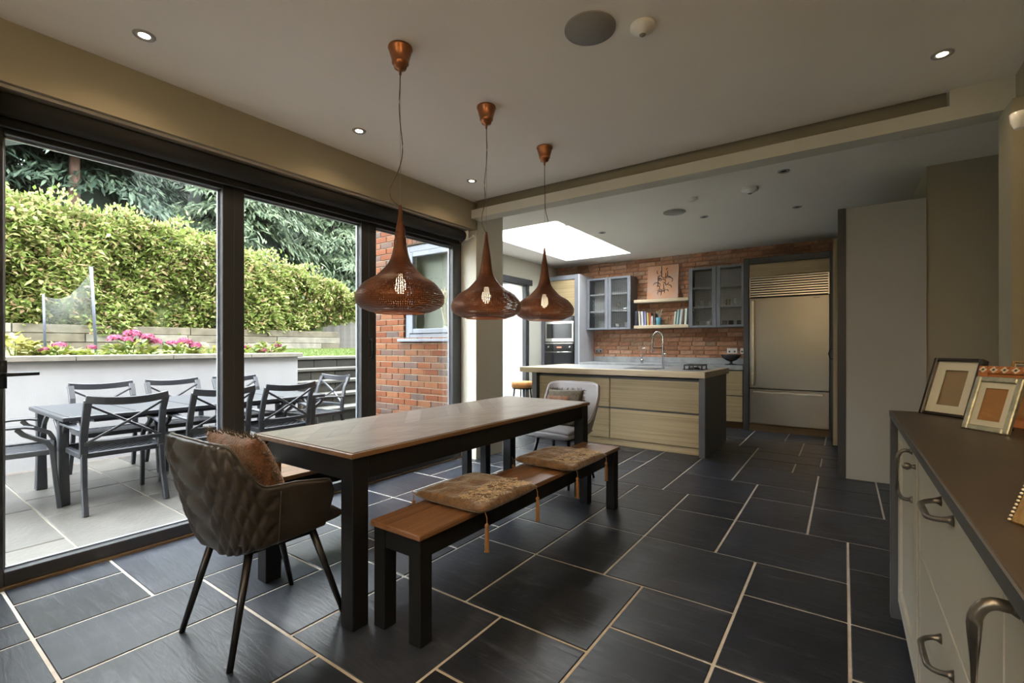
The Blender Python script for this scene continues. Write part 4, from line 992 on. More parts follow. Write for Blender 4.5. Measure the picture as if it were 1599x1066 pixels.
# ------------------------------------------------------------------ quilted tub chair (local, faces +Y)
def tub_chair(label, loc, rz, quilt=True, arms=True, mt='quilted_leather', legmat='black_steel'):
    r = root('tub_chair', label, 'chair', (0, 0, 0), 'tub chairs at the table ends')
    A, BK, FR = .300, .305, .20                      # half width, depth behind, arm reach
    na = 26; path = []
    def plan(t):                                    # t in [-1,1], 0 = middle of the back
        s = 1 if t >= 0 else -1; q = abs(t)
        if q < .62:
            a = q/.62*PI/2; n = 4.4
            return s*A*math.sin(a)**(2/n), -.02 - (BK-.02)*max(0., math.cos(a))**(2/n)
        k = (q-.62)/.38
        return s*(A - .012*k*k), -.02 + (FR+.02)*k
    def ztop(t):
        q = abs(t)
        if arms:
            if q < .29: return .845 - .010*(q/.29)**2
            if q < .57: e = (q-.29)/.28; e = e*e*(3-2*e); return .835 - .175*e
            k = (q-.57)/.43; return .660 - .035*k - .04*max(0, k-.85)/.15
        if q < .34: return .865 - .02*(q/.34)**2
        if q < .66: e = (q-.34)/.32; e = e*e*(3-2*e); return .845 - .335*e
        k = (q-.66)/.34; return .51 - .05*k
    NS, NV = 132, 40
    def surf(off, q_on):
        G = []
        for j in range(NV+1):
            v = j/NV; row = []
            for i in range(NS+1):
                t = -1+2*i/NS; x, y = plan(t); zt = ztop(t); zb = .395 + .02*abs(t)
                z = zb + (zt-zb)*v
                # base is narrower, belly rounds under
                hfrac = (z-.395)/.45; sc = .73 + .27*min(1., hfrac*1.35)**.75 if hfrac > 0 else .73
                sc -= .10*max(0., 1-v*9)**2
                px, py = x*sc, (y-.02)*(.70 + .30*min(1., max(0., hfrac)*1.2)**.85) + .02
                nx_, ny_ = x/A**2, y/BK**2 if y < 0 else 0.; ln = math.hypot(nx_, ny_)+1e-6
                d = -off
                if q_on and abs(t) < .60:
                    a = t*16.5; b = (z-.40)*17.
                    g = min(abs(((a+b) % 2)-1), 1.) ; h_ = min(abs(((a-b) % 2)-1), 1.)
                    m_ = min(1-abs(1-2*g)*0-abs(2*g-1), 1)   # 0 on seams
                    s1 = abs(math.sin((a+b)*PI/2)); s2 = abs(math.sin((a-b)*PI/2))
                    d += .016*(min(s1, s2)**.55) - .009
                row.append((px + nx_/ln*d, py + ny_/ln*d, z))
            G.append(row)
        return G
    out = surf(0, quilt); inn = surf(.032, False)
    sh = MB(); sh.grid(out); sh.grid([row[::-1] for row in inn])
    rim = [[a, ((a[0]+b[0])/2, (a[1]+b[1])/2, a[2]+.008), b] for a, b in zip(out[-1], inn[-1])]
    sh.grid(rim)
    for i in (0, -1): sh.grid([[out[j][i], inn[j][i]] for j in range(NV+1)])
    ctr = (0, .02, .392); m = len(out[0]); sh.add(list(out[0]) + [ctr], [(i, i+1, m) for i in range(m-1)] + [(m-1, 0, m)])
    shell = part('shell', sh, mt, r); merge_smooth(shell)
    pip = [((a[0]+b[0])/2, (a[1]+b[1])/2, a[2]+.008) for a, b in zip(out[-1], inn[-1])]
    part('piping', MB().tube(pip[::2], .0055, 6), 'leather_piping' if arms else mt, r, smooth=True)
    if quilt:
        for s in (-1, 1):
            i = int((1+s*.615)/2*NS); part('seam', MB().tube([(p[0]*1.008, p[1]-.004, p[2]) for p in [out[j][i] for j in range(2, NV, 2)]], .003, 5), 'leather_piping', r, smooth=True)
    sp = pillow(.44, .46, .085, 24, 24, .30, 1, .002, .02).xf(Matrix.Translation((0, .03, .455)))
    merge_smooth(part('seat', sp, mt, r))
    if not arms:                                    # wide open seat pan
        pan = pillow(.47, .50, .06, 24, 24, .25, 2, .001, .02).xf(Matrix.Translation((0, .06, .44))); merge_smooth(part('seat_pan', pan, mt, r))
    for sx in (-1, 1):
        for (ya, yb) in ((-.13, -.235), (.13, .25)):
            part('leg', MB().tube([(sx*.15, ya, .415), (sx*.215, yb, 0)], [.0165, .0115], 12), legmat, r, smooth=True)
    part('under_frame', MB().box(-.16, .16, -.15, .15, .385, .402), legmat, r)
    return place(r, loc, rz)
tub_chair('dark quilted tub chair at the near end of the table', (-2.078, 1.055, 0), 0)
tub_chair('pale grey leather chair at the far end of the table', (-2.10, 3.74, 0), PI, False, False, 'grey_leather')

def scatter_cushion(label, M, w, h, t, seed, fur='fur_brown', nf=900, fringe=True):
    r = root('cushion', label, 'cushion', tuple(M.translation))
    merge_smooth(part('cover', pillow(w, h, t, 28, 28, .42, seed, .006, .05).xf(M), fur, r))
    rr = random.Random(seed); pile = MB()
    for k in range(nf):
        u = rr.uniform(-1, 1); v = rr.uniform(-1, 1); e = max(0, (1-abs(u)**2.6))**.42*max(0, (1-abs(v)**2.6))**.42; s = rr.choice((-1, 1, 1))
        p = Vector((u*w/2, v*h/2, s*e*t/2)); d = Vector((rr.gauss(u*.5, .5), rr.gauss(v*.5-.3, .5), s*.6)).normalized()*rr.uniform(.012, .022); sd = d.cross(Vector((rr.gauss(0,1), rr.gauss(0,1), rr.gauss(0,1)))).normalized()*.0014
        pile.add([M @ (p-sd), M @ (p+sd), M @ (p+d)], [(0,1,2)])
    part('pile', pile, fur, r, kind='stuff')
    if fringe:
        fm = MB()
        for k in range(260):
            s = rr.uniform(0, 4); e = int(s); q = -1+2*(s-e); u, v = ((q, 1), (1, q), (q, -1), (-1, q))[e]
            p = Vector((u*w/2*.97, v*h/2*.97, rr.gauss(0, .003))); d = Vector((u*(abs(u) == 1)+rr.gauss(0, .35), v*(abs(v) == 1)+rr.gauss(0, .35), rr.gauss(0, .3))).normalized()*rr.uniform(.018, .035)
            fm.tube([M @ p, M @ (p+d*.5+Vector((0,0,.003))), M @ (p+d)], [.0022, .0018, .0006], 4)
        part('fringe', fm, 'fringe_dark', r, kind='stuff')
    return r
def orient(c, xdir, updir):
    x = Vector(xdir).normalized(); u = Vector(updir); u = (u - x*u.dot(x)).normalized(); z = x.cross(u)
    M = Matrix((x, u, z)).transposed().to_4x4(); M.translation = c; return M
scatter_cushion('brown fur cushion leaning in the quilted chair', orient((-2.075, .995, .665), (1, .06, 0), (0.0, -.42, 1)), .40, .40, .13, 5)
fc = scatter_cushion('fringed rust and dark cushion on the grey chair', orient((-2.095, 3.79, .645), (1, .0, 0.04), (0, .33, 1)), .37, .35, .12, 6, 'fringe_dark', 500)
M = orient((-2.135, 3.725, .655), (1, .0, .04), (0, .33, 1))
part('rust_panel', pillow(.22, .22, .03, 12, 12, .3, 7, .002, .02).xf(M), 'fur_brown', fc, smooth=True)

# ------------------------------------------------------------------ copper pendant lamps
PROF = [(.006,1.932),(.010,1.90),(.014,1.863),(.026,1.788),(.033,1.732),(.042,1.68),(.056,1.640),(.084,1.604),(.12,1.568),(.155,1.547),(.180,1.530),(.200,1.508),(.217,1.483),(.2245,1.458),(.219,1.428),(.200,1.408),(.165,1.391),(.127,1.381)]
def smooth_prof(P, k=4):
    out = []
    for i in range(len(P)-1):
        p0 = P[max(i-1, 0)]; p1 = P[i]; p2 = P[i+1]; p3 = P[min(i+2, len(P)-1)]
        for s in range(k):
            t = s/k
            out.append(tuple(.5*((2*p1[c]) + (-p0[c]+p2[c])*t + (2*p0[c]-5*p1[c]+4*p2[c]-p3[c])*t*t + (-p0[c]+3*p1[c]-3*p2[c]+p3[c])*t**3) for c in (0, 1)))
    out.append(P[-1]); return out
SP = smooth_prof(PROF)
def pendant(label, x, y, dz, wav):
    r = root('pendant_lamp', label, 'pendant lamp', (x, y, 1.381+dz), 'copper pendants over the dining table')
    r_ = [(rr, z-1.381) for rr, z in SP]; base = 1.381+dz
    part('shade', MB().lathe(r_, 64, (x, y, base)), 'perforated_copper', r, smooth=True)
    part('rim', MB().lathe([(.127, 0), (.1285, -.002), (.1265, -.003), (.1255, .001)], 48, (x, y, base)), 'copper', r, smooth=True)
    zt = base + r_[0][1]
    cn = part('canopy', MB().lathe([(.0, 0), (.060, 0), (.062, -.010), (.058, -.016), (.050, -.045), (.041, -.078), (.043, -.083), (.034, -.092), (.030, -.108), (.008, -.115), (.006, -.14), (0, -.14)], 32, (x, y, CZ)), 'copper', r, smooth=True)
    part('suspension_wire', MB().tube([(x, y, zt-.01), (x, y, CZ-.13)], .0011, 5), 'cable_steel', r)
    zc = CZ-.12; pts = []
    for k in range(25):
        t = k/24; z = zt + (zc-zt)*t; a = 0
        for (t0, amp) in wav: a += amp*math.exp(-((t-t0)/.13)**2)
        pts.append((x + a*.82, y + a*.57, z))
    pts[0] = (x, y, zt-.01); pts[-1] = (x, y, zc)
    part('flex', MB().tube(pts, .0026, 6), 'cable_brown', r, smooth=True)
    b = part('bulb', MB().lathe([(0, -.055), (.014, -.05), (.027, -.03), (.030, -.008), (.024, .016), (.014, .038), (.013, .05)], 16, (x, y, 1.530+dz)), 'bulb_soft', r, smooth=True)
    part('filament', MB().tube([(x, y, 1.492+dz), (x, y, 1.56+dz)], [.008, .011], 8), 'bulb_glow', b, smooth=True)
    part('lamp_holder', MB().lathe([(0, .05), (.016, .05), (.018, .10), (.010, .12), (0, .12)], 14, (x, y, 1.530+dz)), 'copper', r, smooth=True)
    ld = bpy.data.lights.new('pendant_glow', 'POINT'); ld.energy = 2.2; ld.color = (1, .72, .42); ld.shadow_soft_size = .02
    lo = bpy.data.objects.new('pendant_glow', ld); lo.location = Vector((x, y, 1.46+dz)) - ORG[r.name]; link(lo, r)
    return r
pendant('nearest and largest copper pendant lamp over the table', -1.857, 1.637, 0., [(.42, .012), (.10, -.055), (.0, .0), (.75, -.006)])
pendant('middle copper pendant lamp over the table', -1.868, 2.36, .008, [(.12, -.03), (.45, -.012), (.78, .004)])
pendant('farthest copper pendant lamp over the table', -1.88, 3.095, .03, [(.28, .03), (.08, -.004), (.6, .004)])

# ------------------------------------------------------------------ ceiling fittings
def downlight(label, x, y, on=True, power=14., group='dining room downlights', spot=True):
    r = root('downlight', label, 'downlight', (x, y, CZ-.006), group)
    part('bezel', MB().lathe([(.024, .003), (.030, .0), (.044, -.001), (.047, .003), (.047, .006)], 28, (x, y, CZ-.006)), 'bezel_grey', r, smooth=True)
    part('lens', MB().lathe([(0, .004), (.025, .0035)], 20, (x, y, CZ-.006)), 'downlight_glow' if on else 'dark_hole', r)
    if on and spot:
        ld = bpy.data.lights.new('downlight_beam', 'SPOT'); ld.energy = power; ld.color = (1, .70, .40); ld.spot_size = 2.55; ld.spot_blend = .45; ld.shadow_soft_size = .03
        lo = bpy.data.objects.new('downlight_beam', ld); lo.location = (0, 0, -.012); link(lo, r)
    return r
DLP = 4.5
downlight('lit downlight nearest the camera, over the near door leaf', -2.812, .845, True, DLP)
downlight('lit downlight between first and second pendants, over the doors', -2.812, 2.10, True, DLP)
downlight('lit downlight by the far end of the blind', -2.812, 3.335, True, DLP)
downlight('lit downlight above the sideboard, right of the speaker', .42, 3.31, True, 5.)
downlight('lit downlight above the near end of the sideboard', .42, 1.4, True, 5.)
downlight('unlit kitchen downlight nearest the beam, right side', -.43, 4.72, False, 0, 'kitchen downlights')
downlight('unlit kitchen downlight in front of the fridge', -.42, 6.02, False, 0, 'kitchen downlights')
downlight('unlit kitchen downlight beyond the kitchen speaker', -1.35, 5.84, False, 0, 'kitchen downlights')
downlight('unlit kitchen downlight beside the rooflight', -2.66, 5.87, False, 0, 'kitchen downlights')
def fill_torchiere(label, x, y, power):  # unseen lamps, added behind the camera to brighten the ceiling
    r = root('added_floor_lamp', label, 'floor lamp', (x, y, 0), 'added fill uplighters behind the camera')
    part('base', MB().lathe([(0, 0), (.14, 0), (.14, .015), (.02, .03), (0, .03)], 28, (x, y, 0)), 'black_steel', r, smooth=True)
    part('pole', MB().tube([(x, y, .02), (x, y, 1.72)], .011, 10), 'black_steel', r, smooth=True)
    part('lamp_shade', MB().lathe([(.02, 1.70), (.10, 1.74), (.155, 1.80), (.15, 1.80), (.095, 1.75), (.0, 1.715)], 32, (x, y, 0)), 'black_steel', r, smooth=True)
    part('bulb', MB().lathe([(0, 1.72), (.022, 1.735), (.03, 1.755), (.02, 1.775), (0, 1.785)], 14, (x, y, 0)), 'bulb_soft', r, smooth=True)
    ld = bpy.data.lights.new('fill_uplight', 'SPOT'); ld.energy = power; ld.color = (1, .74, .46); ld.spot_size = 2.5; ld.spot_blend = .8; ld.shadow_soft_size = .04
    lo = bpy.data.objects.new('fill_uplight', ld); lo.location = (0, 0, 1.80); lo.rotation_euler = (PI, 0, 0); link(lo, r)
fill_torchiere('unseen black fill uplighter added by the near window', -.55, -2.1, 340.)
fill_torchiere('unseen black fill uplighter added at the near end of the sideboard', .5, -.38, 300.)
def speaker(label, x, y, rad):
    r = root('ceiling_speaker', label, 'speaker', (x, y, CZ-.008), 'ceiling speakers')
    part('grille', MB().lathe([(0, .0), (rad-.006, .0), (rad-.004, .003)], 48, (x, y, CZ-.008)), 'grille_grey', r, smooth=True)
    part('ring', MB().lathe([(rad-.005, .0), (rad, .001), (rad, .008)], 48, (x, y, CZ-.008)), 'grille_grey', r, smooth=True)
speaker('large grey round speaker in the dining ceiling', -.999, 2.065, .122)
speaker('round speaker in the kitchen ceiling', -1.58, 5.446, .122)
def sensor(label, x, y, rad=.05, h=.045, eye=True):
    r = root('ceiling_sensor', label, 'sensor', (x, y, CZ-h), 'white ceiling sensors')
    part('body', MB().lathe([(0, 0), (rad*.35, 0), (rad*.55, h*.25), (rad*.98, h*.55), (rad, h*.75), (rad*.97, h)], 28, (x, y, CZ-h)), 'white_plastic', r, smooth=True)
    if eye: part('eye', MB().lathe([(0, -.006), (rad*.22, -.004), (rad*.3, .004)], 16, (x, y, CZ-h)), 'grille_grey', r, smooth=True)
sensor('white sensor with a grey eye beside the large speaker', -.785, 2.19, .058)
sensor('white smoke alarm over the kitchen aisle', -.745, 5.05, .075, .05)
sensor('small white sensor between kitchen speaker and smoke alarm', -1.27, 5.04, .045, .03, False)

# ------------------------------------------------------------------ kitchen island
isl = root('kitchen_island', 'oak fronted kitchen island with steel grey end panels', 'kitchen island', (-2.4, 5.9, 0))
FYI = 5.385
part('carcass', MB().box(-3.34, -1.30, FYI+.022, 6.44, .085, .845), 'dark_housing', isl)
part('plinth', MB().box(-3.36, -1.29, FYI+.05, 6.40, 0, .085), 'kitchen_oak', isl)
for (xa, xb) in ((-3.352, -2.345), (-2.337, -1.292)):
    for (za, zb) in ((.090, .452), (.470, .818)):
        d = part('drawer', MB().box(xa, xb, FYI, FYI+.022, za, zb), 'kitchen_oak', isl, .003)
        part('finger_pull', MB().box(xa+.004, xb-.004, FYI+.004, FYI+.02, zb, zb+.012), 'dark_housing', d)
part('end_panel', MB().box(-1.288, -1.222, 5.335, 6.45, 0, .862), 'steel_grey_paint', isl, .003)
part('end_panel', MB().box(-3.44, -3.365, 5.335, 6.45, 0, .862), 'steel_grey_paint', isl, .003)
# oak worktop: wavy live edge round a concrete slab
out = [(-3.62, 5.30), (-1.215, 5.30), (-1.215, 6.58), (-1.30, 6.58)]
inner = [(-1.30, 5.40)] + [(x, 5.395 + .045*math.sin((x+2.6)*3.1) + (.10 if x < -2.55 else 0)*min(1, (-2.55-x)/.3)) for x in np.linspace(-1.45, -3.2, 22)] + [(-3.36, 5.62), (-3.39, 5.9), (-3.39, 6.58)]
poly = out + inner + [(-3.62, 6.58)]
wt = root('island_worktop', 'pale oak worktop with wavy live edge on the island', 'worktop', (-2.4, 5.9, .862))
part('oak_slab', MB().prism(poly, .862, .932), 'worktop_oak', wt, .004)
inset = [(x, y+.001) for x, y in inner] + [(-1.30, 6.58)]
part('concrete_slab', MB().prism([(-1.301, 6.58)] + [(x-.0005, y+.001) for x, y in inner], .862, .930), 'concrete', wt)
sk = root('sink', 'dark undermount sink in the island concrete top', 'sink', (-2.02, 5.82, .93))
part('basin_rim', MB().box(-2.27, -1.86, 5.64, 5.66, .9305, .934).box(-2.27, -1.86, 5.98, 6.0, .9305, .934).box(-2.27, -2.25, 5.66, 5.98, .9305, .934).box(-1.88, -1.86, 5.66, 5.98, .9305, .934), 'steel_grey_paint', sk, .001)
part('basin', MB().box(-2.25, -1.88, 5.66, 5.98, .9302, .9312), 'steel_grey_paint', sk)
tp = root('kitchen_tap', 'tall chrome arched spring tap on the island', 'tap', (-1.83, 5.83, .93))
bx_, by_ = -1.83, 5.83; dx_, dy_ = -.817, .12
arch = [(bx_, by_, .93), (bx_, by_, 1.25)]
for k in range(1, 13):
    a = PI*k/12; arch.append((bx_ - .065 + .065*math.cos(a), by_, 1.305 + .085*math.sin(a)))
arch += [(bx_-.13, by_, 1.25), (bx_-.13, by_, 1.13)]
part('spout', MB().tube(arch, [.013, .012] + [.0085]*12 + [.009, .012], 10), 'chrome', tp, smooth=True)
part('docking_arm', MB().tube([(bx_, by_, 1.19), (bx_-.13, by_, 1.19)], .006, 8), 'black_steel', tp, smooth=True)
part('lever', MB().tube([(bx_, by_, 1.115), (bx_+.05, by_-.02, 1.12)], [.012, .008], 8), 'chrome', tp, smooth=True)
part('spring', MB().tube([(bx_-.065+.066*math.cos(PI*k/60)+0, by_+.011*math.sin(k*1.6), 1.305+.087*math.sin(PI*k/60)+.008*math.cos(k*1.6)) for k in range(61)], .0022, 5), 'chrome', tp, smooth=True)
st_ = root('hob_grate', 'black cast iron hob grate near the right end of the island', 'hob', (-1.45, 5.88, .932))
g = MB()
for (a, b) in (((-1.56, 5.78), (-1.36, 5.78)), ((-1.36, 5.78), (-1.36, 6.0)), ((-1.36, 6.0), (-1.56, 6.0)), ((-1.56, 6.0), (-1.56, 5.78)), ((-1.46, 5.78), (-1.46, 6.0)), ((-1.56, 5.89), (-1.36, 5.89))):
    g.bar((*a, .985), (*b, .985), .014, .016)
for x in (-1.56, -1.46, -1.36):
    for y in (5.78, 6.0): g.bar((x, y, .932), (x, y, .985), .014, .014)
part('grate', g, 'hob_black', st_, .002)
part('burner', MB().lathe([(0, .004), (.05, .004), (.05, .02), (.03, .028), (0, .03)], 20, (-1.46, 5.89, .93)), 'hob_black', st_, smooth=True)
part('base_plate', MB().box(-1.58, -1.34, 5.76, 6.02, .9305, .936), 'hob_black', st_, .002)
sl = root('bar_stool', 'tan leather round bar stool beside the island end', 'stool', (-3.88, 5.76, 0))
part('seat', MB().lathe([(0, .60), (.14, .60), (.158, .61), (.162, .65), (.155, .685), (.13, .695), (0, .697)], 28, (-3.88, 5.76, 0)), 'tan_leather', sl, smooth=True)
part('seat_ring', MB().lathe([(.0, .585), (.15, .585), (.15, .60), (0, .60)], 28, (-3.88, 5.76, 0)), 'black_steel', sl)
for k in range(4):
    a = PI/4 + k*PI/2; part('leg', MB().tube([(-3.88+.12*math.cos(a), 5.76+.12*math.sin(a), .59), (-3.88+.18*math.cos(a), 5.76+.18*math.sin(a), 0)], .011, 8), 'black_steel', sl, smooth=True)
part('foot_ring', MB().tube([(-3.88+.155*math.cos(k*PI/12), 5.76+.155*math.sin(k*PI/12), .22) for k in range(25)], .008, 6), 'black_steel', sl, smooth=True)

# ------------------------------------------------------------------ back run of the kitchen
for (nm, xa, xb, lb) in (('base_cabinet', -3.825, -2.95, 'oak base cabinet under the counter next to the ovens'), ('base_cabinet', -2.945, -2.07, 'oak base cabinet under the middle of the back counter'),
                         ('base_cabinet', -2.065, -1.20, 'oak base cabinet beside the fridge post')):
    r = root(nm, lb, 'cabinet', ((xa+xb)/2, 7.8, 0), 'oak base cabinets along the back wall')
    part('body', MB().box(xa, xb, 7.53, 8.08, .10, .865), 'dark_housing', r)
    part('plinth', MB().box(xa, xb, 7.57, 8.05, 0, .10), 'dark_oak', r)
    for (za, zb) in ((.105, .475), (.49, .845)): part('drawer', MB().box(xa+.003, xb-.003, 7.505, 7.53, za, zb), 'kitchen_oak', r, .003)
single('back_counter', MB().box(-3.825, -1.197, 7.485, 8.082, .866, .93).box(-3.825, -1.197, 8.05, 8.082, .93, 1.025), 'concrete', 'grey concrete counter and upstand along the brick wall', 'worktop', bev=.003)
ft = root('filter_tap', 'small slim chrome filter tap on the back counter', 'tap', (-2.74, 7.62, .93))
part('spout', MB().tube([(-2.74, 7.62, .93), (-2.74, 7.62, 1.14)] + [(-2.74+.04-.04*math.cos(a), 7.60, 1.14+.045*math.sin(a)) for a in np.linspace(.2, PI, 9)] + [(-2.66, 7.60, 1.09)], .008, 8), 'chrome', ft, smooth=True)
part('body', MB().lathe([(.0, 0), (.024, 0), (.022, .06), (.012, .07), (0, .07)], 14, (-2.74, 7.62, .93)), 'chrome', ft, smooth=True)
# tall oven housing
ot = root('oven_tower', 'tall dark grey oven housing with oak top door', 'cabinet', (-4.23, 7.8, 0))
part('carcass', MB().box(-4.61, -3.86, 7.525, 8.08, .10, 2.46), 'dark_housing', ot)
part('plinth', MB().box(-4.61, -3.86, 7.57, 8.05, 0, .10), 'dark_oak', ot)
f = MB().box(-4.62, -4.56, 7.49, 7.525, 0, 2.49).box(-3.925, -3.85, 7.49, 7.525, 0, 2.49).box(-4.56, -3.925, 7.49, 7.525, 2.41, 2.49)
part('frame', f, 'cabinet_grey', ot, .003)
part('side_panel', MB().box(-3.85, -3.832, 7.49, 8.08, 0, 2.49), 'pale_grey_lacquer', ot, .002)
part('top_door', MB().box(-4.555, -3.93, 7.50, 7.524, 1.755, 2.405), 'kitchen_oak', ot, .003)
part('bottom_drawer', MB().box(-4.555, -3.93, 7.50, 7.524, .105, .60), 'kitchen_oak', ot, .003)
mw = root('microwave', 'stainless built-in microwave in the oven housing', 'microwave', (-4.24, 7.5, 1.30))
part('body', MB().box(-4.545, -3.935, 7.502, 7.523, 1.29, 1.75), 'oven_black', mw, .002)
fr = MB().box(-4.535, -3.945, 7.486, 7.503, 1.295, 1.355).box(-4.535, -3.945, 7.486, 7.503, 1.62, 1.665).box(-4.535, -4.50, 7.486, 7.503, 1.355, 1.62).box(-3.98, -3.945, 7.486, 7.503, 1.355, 1.62)
part('door_frame', fr, 'stainless_plain', mw, .002)
part('door_glass', MB().box(-4.50, -3.98, 7.492, 7.503, 1.355, 1.62), 'oven_black', mw)
part('display', MB().box(-4.33, -4.13, 7.4995, 7.502, 1.69, 1.72), 'dark_hole', mw)
ov = root('oven', 'black built-in oven with steel handle below the microwave', 'oven', (-4.24, 7.5, .62))
part('body', MB().box(-4.545, -3.935, 7.502, 7.523, .62, 1.285), 'oven_black', ov, .002)
part('control_panel', MB().box(-4.535, -3.945, 7.49, 7.503, 1.145, 1.25), 'oven_black', ov, .002)
part('display', MB().box(-4.29, -4.19, 7.4885, 7.490, 1.18, 1.205), 'oven_display', ov)
for x in (-4.46, -4.02): part('knob', MB().tube([(x, 7.49, 1.195), (x, 7.47, 1.195)], .019, 14), 'stainless_plain', ov, smooth=True)
part('door_glass', MB().box(-4.535, -3.945, 7.49, 7.503, .64, 1.13), 'oven_black', ov, .002)
part('top_trim', MB().box(-4.535, -3.945, 7.483, 7.503, 1.255, 1.275), 'stainless_plain', ov, .002)
hb = MB().tube([(-4.52, 7.455, 1.105), (-3.97, 7.455, 1.105)], .011, 10)
for x in (-4.48, -4.0): hb.tube([(x, 7.455, 1.105), (x, 7.49, 1.105)], .007, 6)
part('handle', hb, 'stainless_plain', ov, smooth=True)

# glazed wall cabinets
def wall_cabinet(label, X0, X1, ztop):
    r = root('wall_cabinet', label, 'cabinet', ((X0+X1)/2, 7.93, 1.505), 'glazed wall cabinets')
    Y0, Y1, z0 = 7.79, 8.082, 1.505
    part('carcass', MB().box(X0, X0+.018, Y0, Y1, z0, ztop).box(X1-.018, X1, Y0, Y1, z0, ztop).box(X0+.018, X1-.018, Y0, Y1, z0, z0+.018).box(X0+.018, X1-.018, Y0, Y1, ztop-.018, ztop), 'cabinet_grey', r, .001)
    part('back_panel', MB().box(X0+.018, X1-.018, Y1-.008, Y1, z0+.018, ztop-.018), 'cabinet_inside', r)
    for zz in (z0+.315, z0+.62): part('shelf', MB().box(X0+.019, X1-.019, Y0+.02, Y1-.009, zz, zz+.022), 'white_plastic', r)
    xm = (X0+X1)/2
    for (a, b) in ((X0+.002, xm-.002), (xm+.002, X1-.002)):
        w = .058
        wb = .036
        d = part('door', MB().box(a, a+w, 7.766, 7.788, z0, ztop).box(b-w, b, 7.766, 7.788, z0, ztop).box(a+w, b-w, 7.766, 7.788, z0, z0+wb).box(a+w, b-w, 7.766, 7.788, ztop-wb, ztop), 'cabinet_grey', r, .002)
        part('pane', MB().box(a+w, b-w, 7.775, 7.779, z0+wb, ztop-wb), 'wired_glass', d)
    return r
wall_cabinet('grey wire-glazed wall cabinet left of the shelves', -3.825, -2.995, 2.43)
wall_cabinet('grey wire-glazed wall cabinet right of the shelves', -2.03, -1.205, 2.455)
def plate_stack(label, x, y, z, rad, n, mt='porcelain'):
    r = root('plate_stack', label, 'plates', (x, y, z))
    for k in range(n): part('plate', MB().lathe([(0, 0), (rad*.6, 0), (rad, .016), (rad, .02), (rad*.6, .005), (0, .005)], 28, (x, y, z+k*.0125)), mt, r, smooth=True)
def bowl(label, x, y, z, rad, h, mt='porcelain', name='bowl', group=None):
    single(name, MB().lathe([(0, 0), (rad*.5, 0), (rad*.85, h*.4), (rad, h), (rad*.95, h), (rad*.8, h*.45), (rad*.45, .006), (0, .006)], 24, (x, y, z)), mt, label, name, group, smooth=True)
def mug(label, x, y, z, mt, rad=.038, h=.095, handle=True, group='mugs in the right glazed cabinet', hd=-1):
    r = root('mug', label, 'mug', (x, y, z), group)
    part('cup', MB().lathe([(0, 0), (rad*.88, 0), (rad, h*.2), (rad, h), (rad*.93, h), (rad*.92, .008), (0, .008)], 20, (x, y, z)), mt, r, smooth=True)
    if handle: part('handle', MB().tube([(x+hd*rad*.95, y, z+h*.8), (x+hd*rad*1.6, y, z+h*.75), (x+hd*rad*1.7, y, z+h*.45), (x+hd*rad*.95, y, z+h*.2)], .006, 6), mt, r, smooth=True)
plate_stack('stack of white plates in the left door of the left cabinet', -3.56, 7.94, 1.523, .12, 8)
single('serving_dish', MB().lathe([(0, .06), (.05, .06), (.10, .075), (.105, .085), (.05, .075), (0, .07)], 28, (-3.56, 7.94, 1.523)).v and MB().lathe([(0, 0), (.06, 0), (.09, .022), (.095, .028), (.055, .008), (0, .008)], 28, (-3.56, 7.94, 1.635)), 'porcelain', 'white dish on top of the plate stack', 'dish', smooth=True)
bowl('tall white bowl at the left of the right-hand cabinet door', -3.30, 7.92, 1.523, .055, .085)
plate_stack('stack of white side plates beside the tall white bowl', -3.12, 7.94, 1.523, .08, 8)
bowl('white lidded tureen on the middle shelf of the left cabinet', -3.14, 7.94, 1.842, .055, .05, 'porcelain', 'tureen')
for (x, lb) in ((-3.51, 'stem glass alone in the left cabinet door'), (-3.28, 'small glass beside the white tureen')):
    single('wine_glass', MB().lathe([(0, 0), (.03, 0), (.004, .006), (.004, .06), (.03, .085), (.034, .12), (.03, .15)], 18, (x, 7.93, 1.842)), 'bulb_glass', lb, 'glass', smooth=True)
for x, lb, mt, zz, hh in ((-1.855, 'white handled mug, left of the middle shelf', 'porcelain', 1.842, .10), (-1.715, 'white handled mug half hidden by the door stile', 'porcelain', 1.842, .085),
        (-1.47, 'clear glass mug on the middle shelf', 'bulb_glass', 1.842, .10), (-1.36, 'white handled mug, rightmost on the middle shelf', 'porcelain', 1.842, .105)):
    mug(lb, x, 7.90, zz, mt, .034, hh)
for x, lb, mt in ((-1.935, 'brown beaker, leftmost on the bottom shelf', 'mug_stone'), (-1.845, 'grey beaker, second on the bottom shelf', 'mug_stone'), (-1.75, 'white ribbed beaker on the bottom shelf', 'porcelain'),
        (-1.52, 'tan beaker behind the right-hand door', 'mug_stone'), (-1.43, 'dark beaker behind the right-hand door, middle', 'mug_dark'), (-1.31, 'dark beaker, rightmost on the bottom shelf', 'mug_dark')):
    mug(lb, x, 7.90, 1.523, mt, .036, .085, False)
# open shelves between them
for (z, nm) in ((1.955, 'upper oak floating shelf carrying the canvas'), (1.515, 'lower oak floating shelf carrying books and a blue pot')):
    single('floating_shelf', MB().box(-2.965, -2.055, 7.84, 8.082, z, z+.052), 'worktop_oak', nm, 'shelf', 'oak floating shelves', bev=.003)
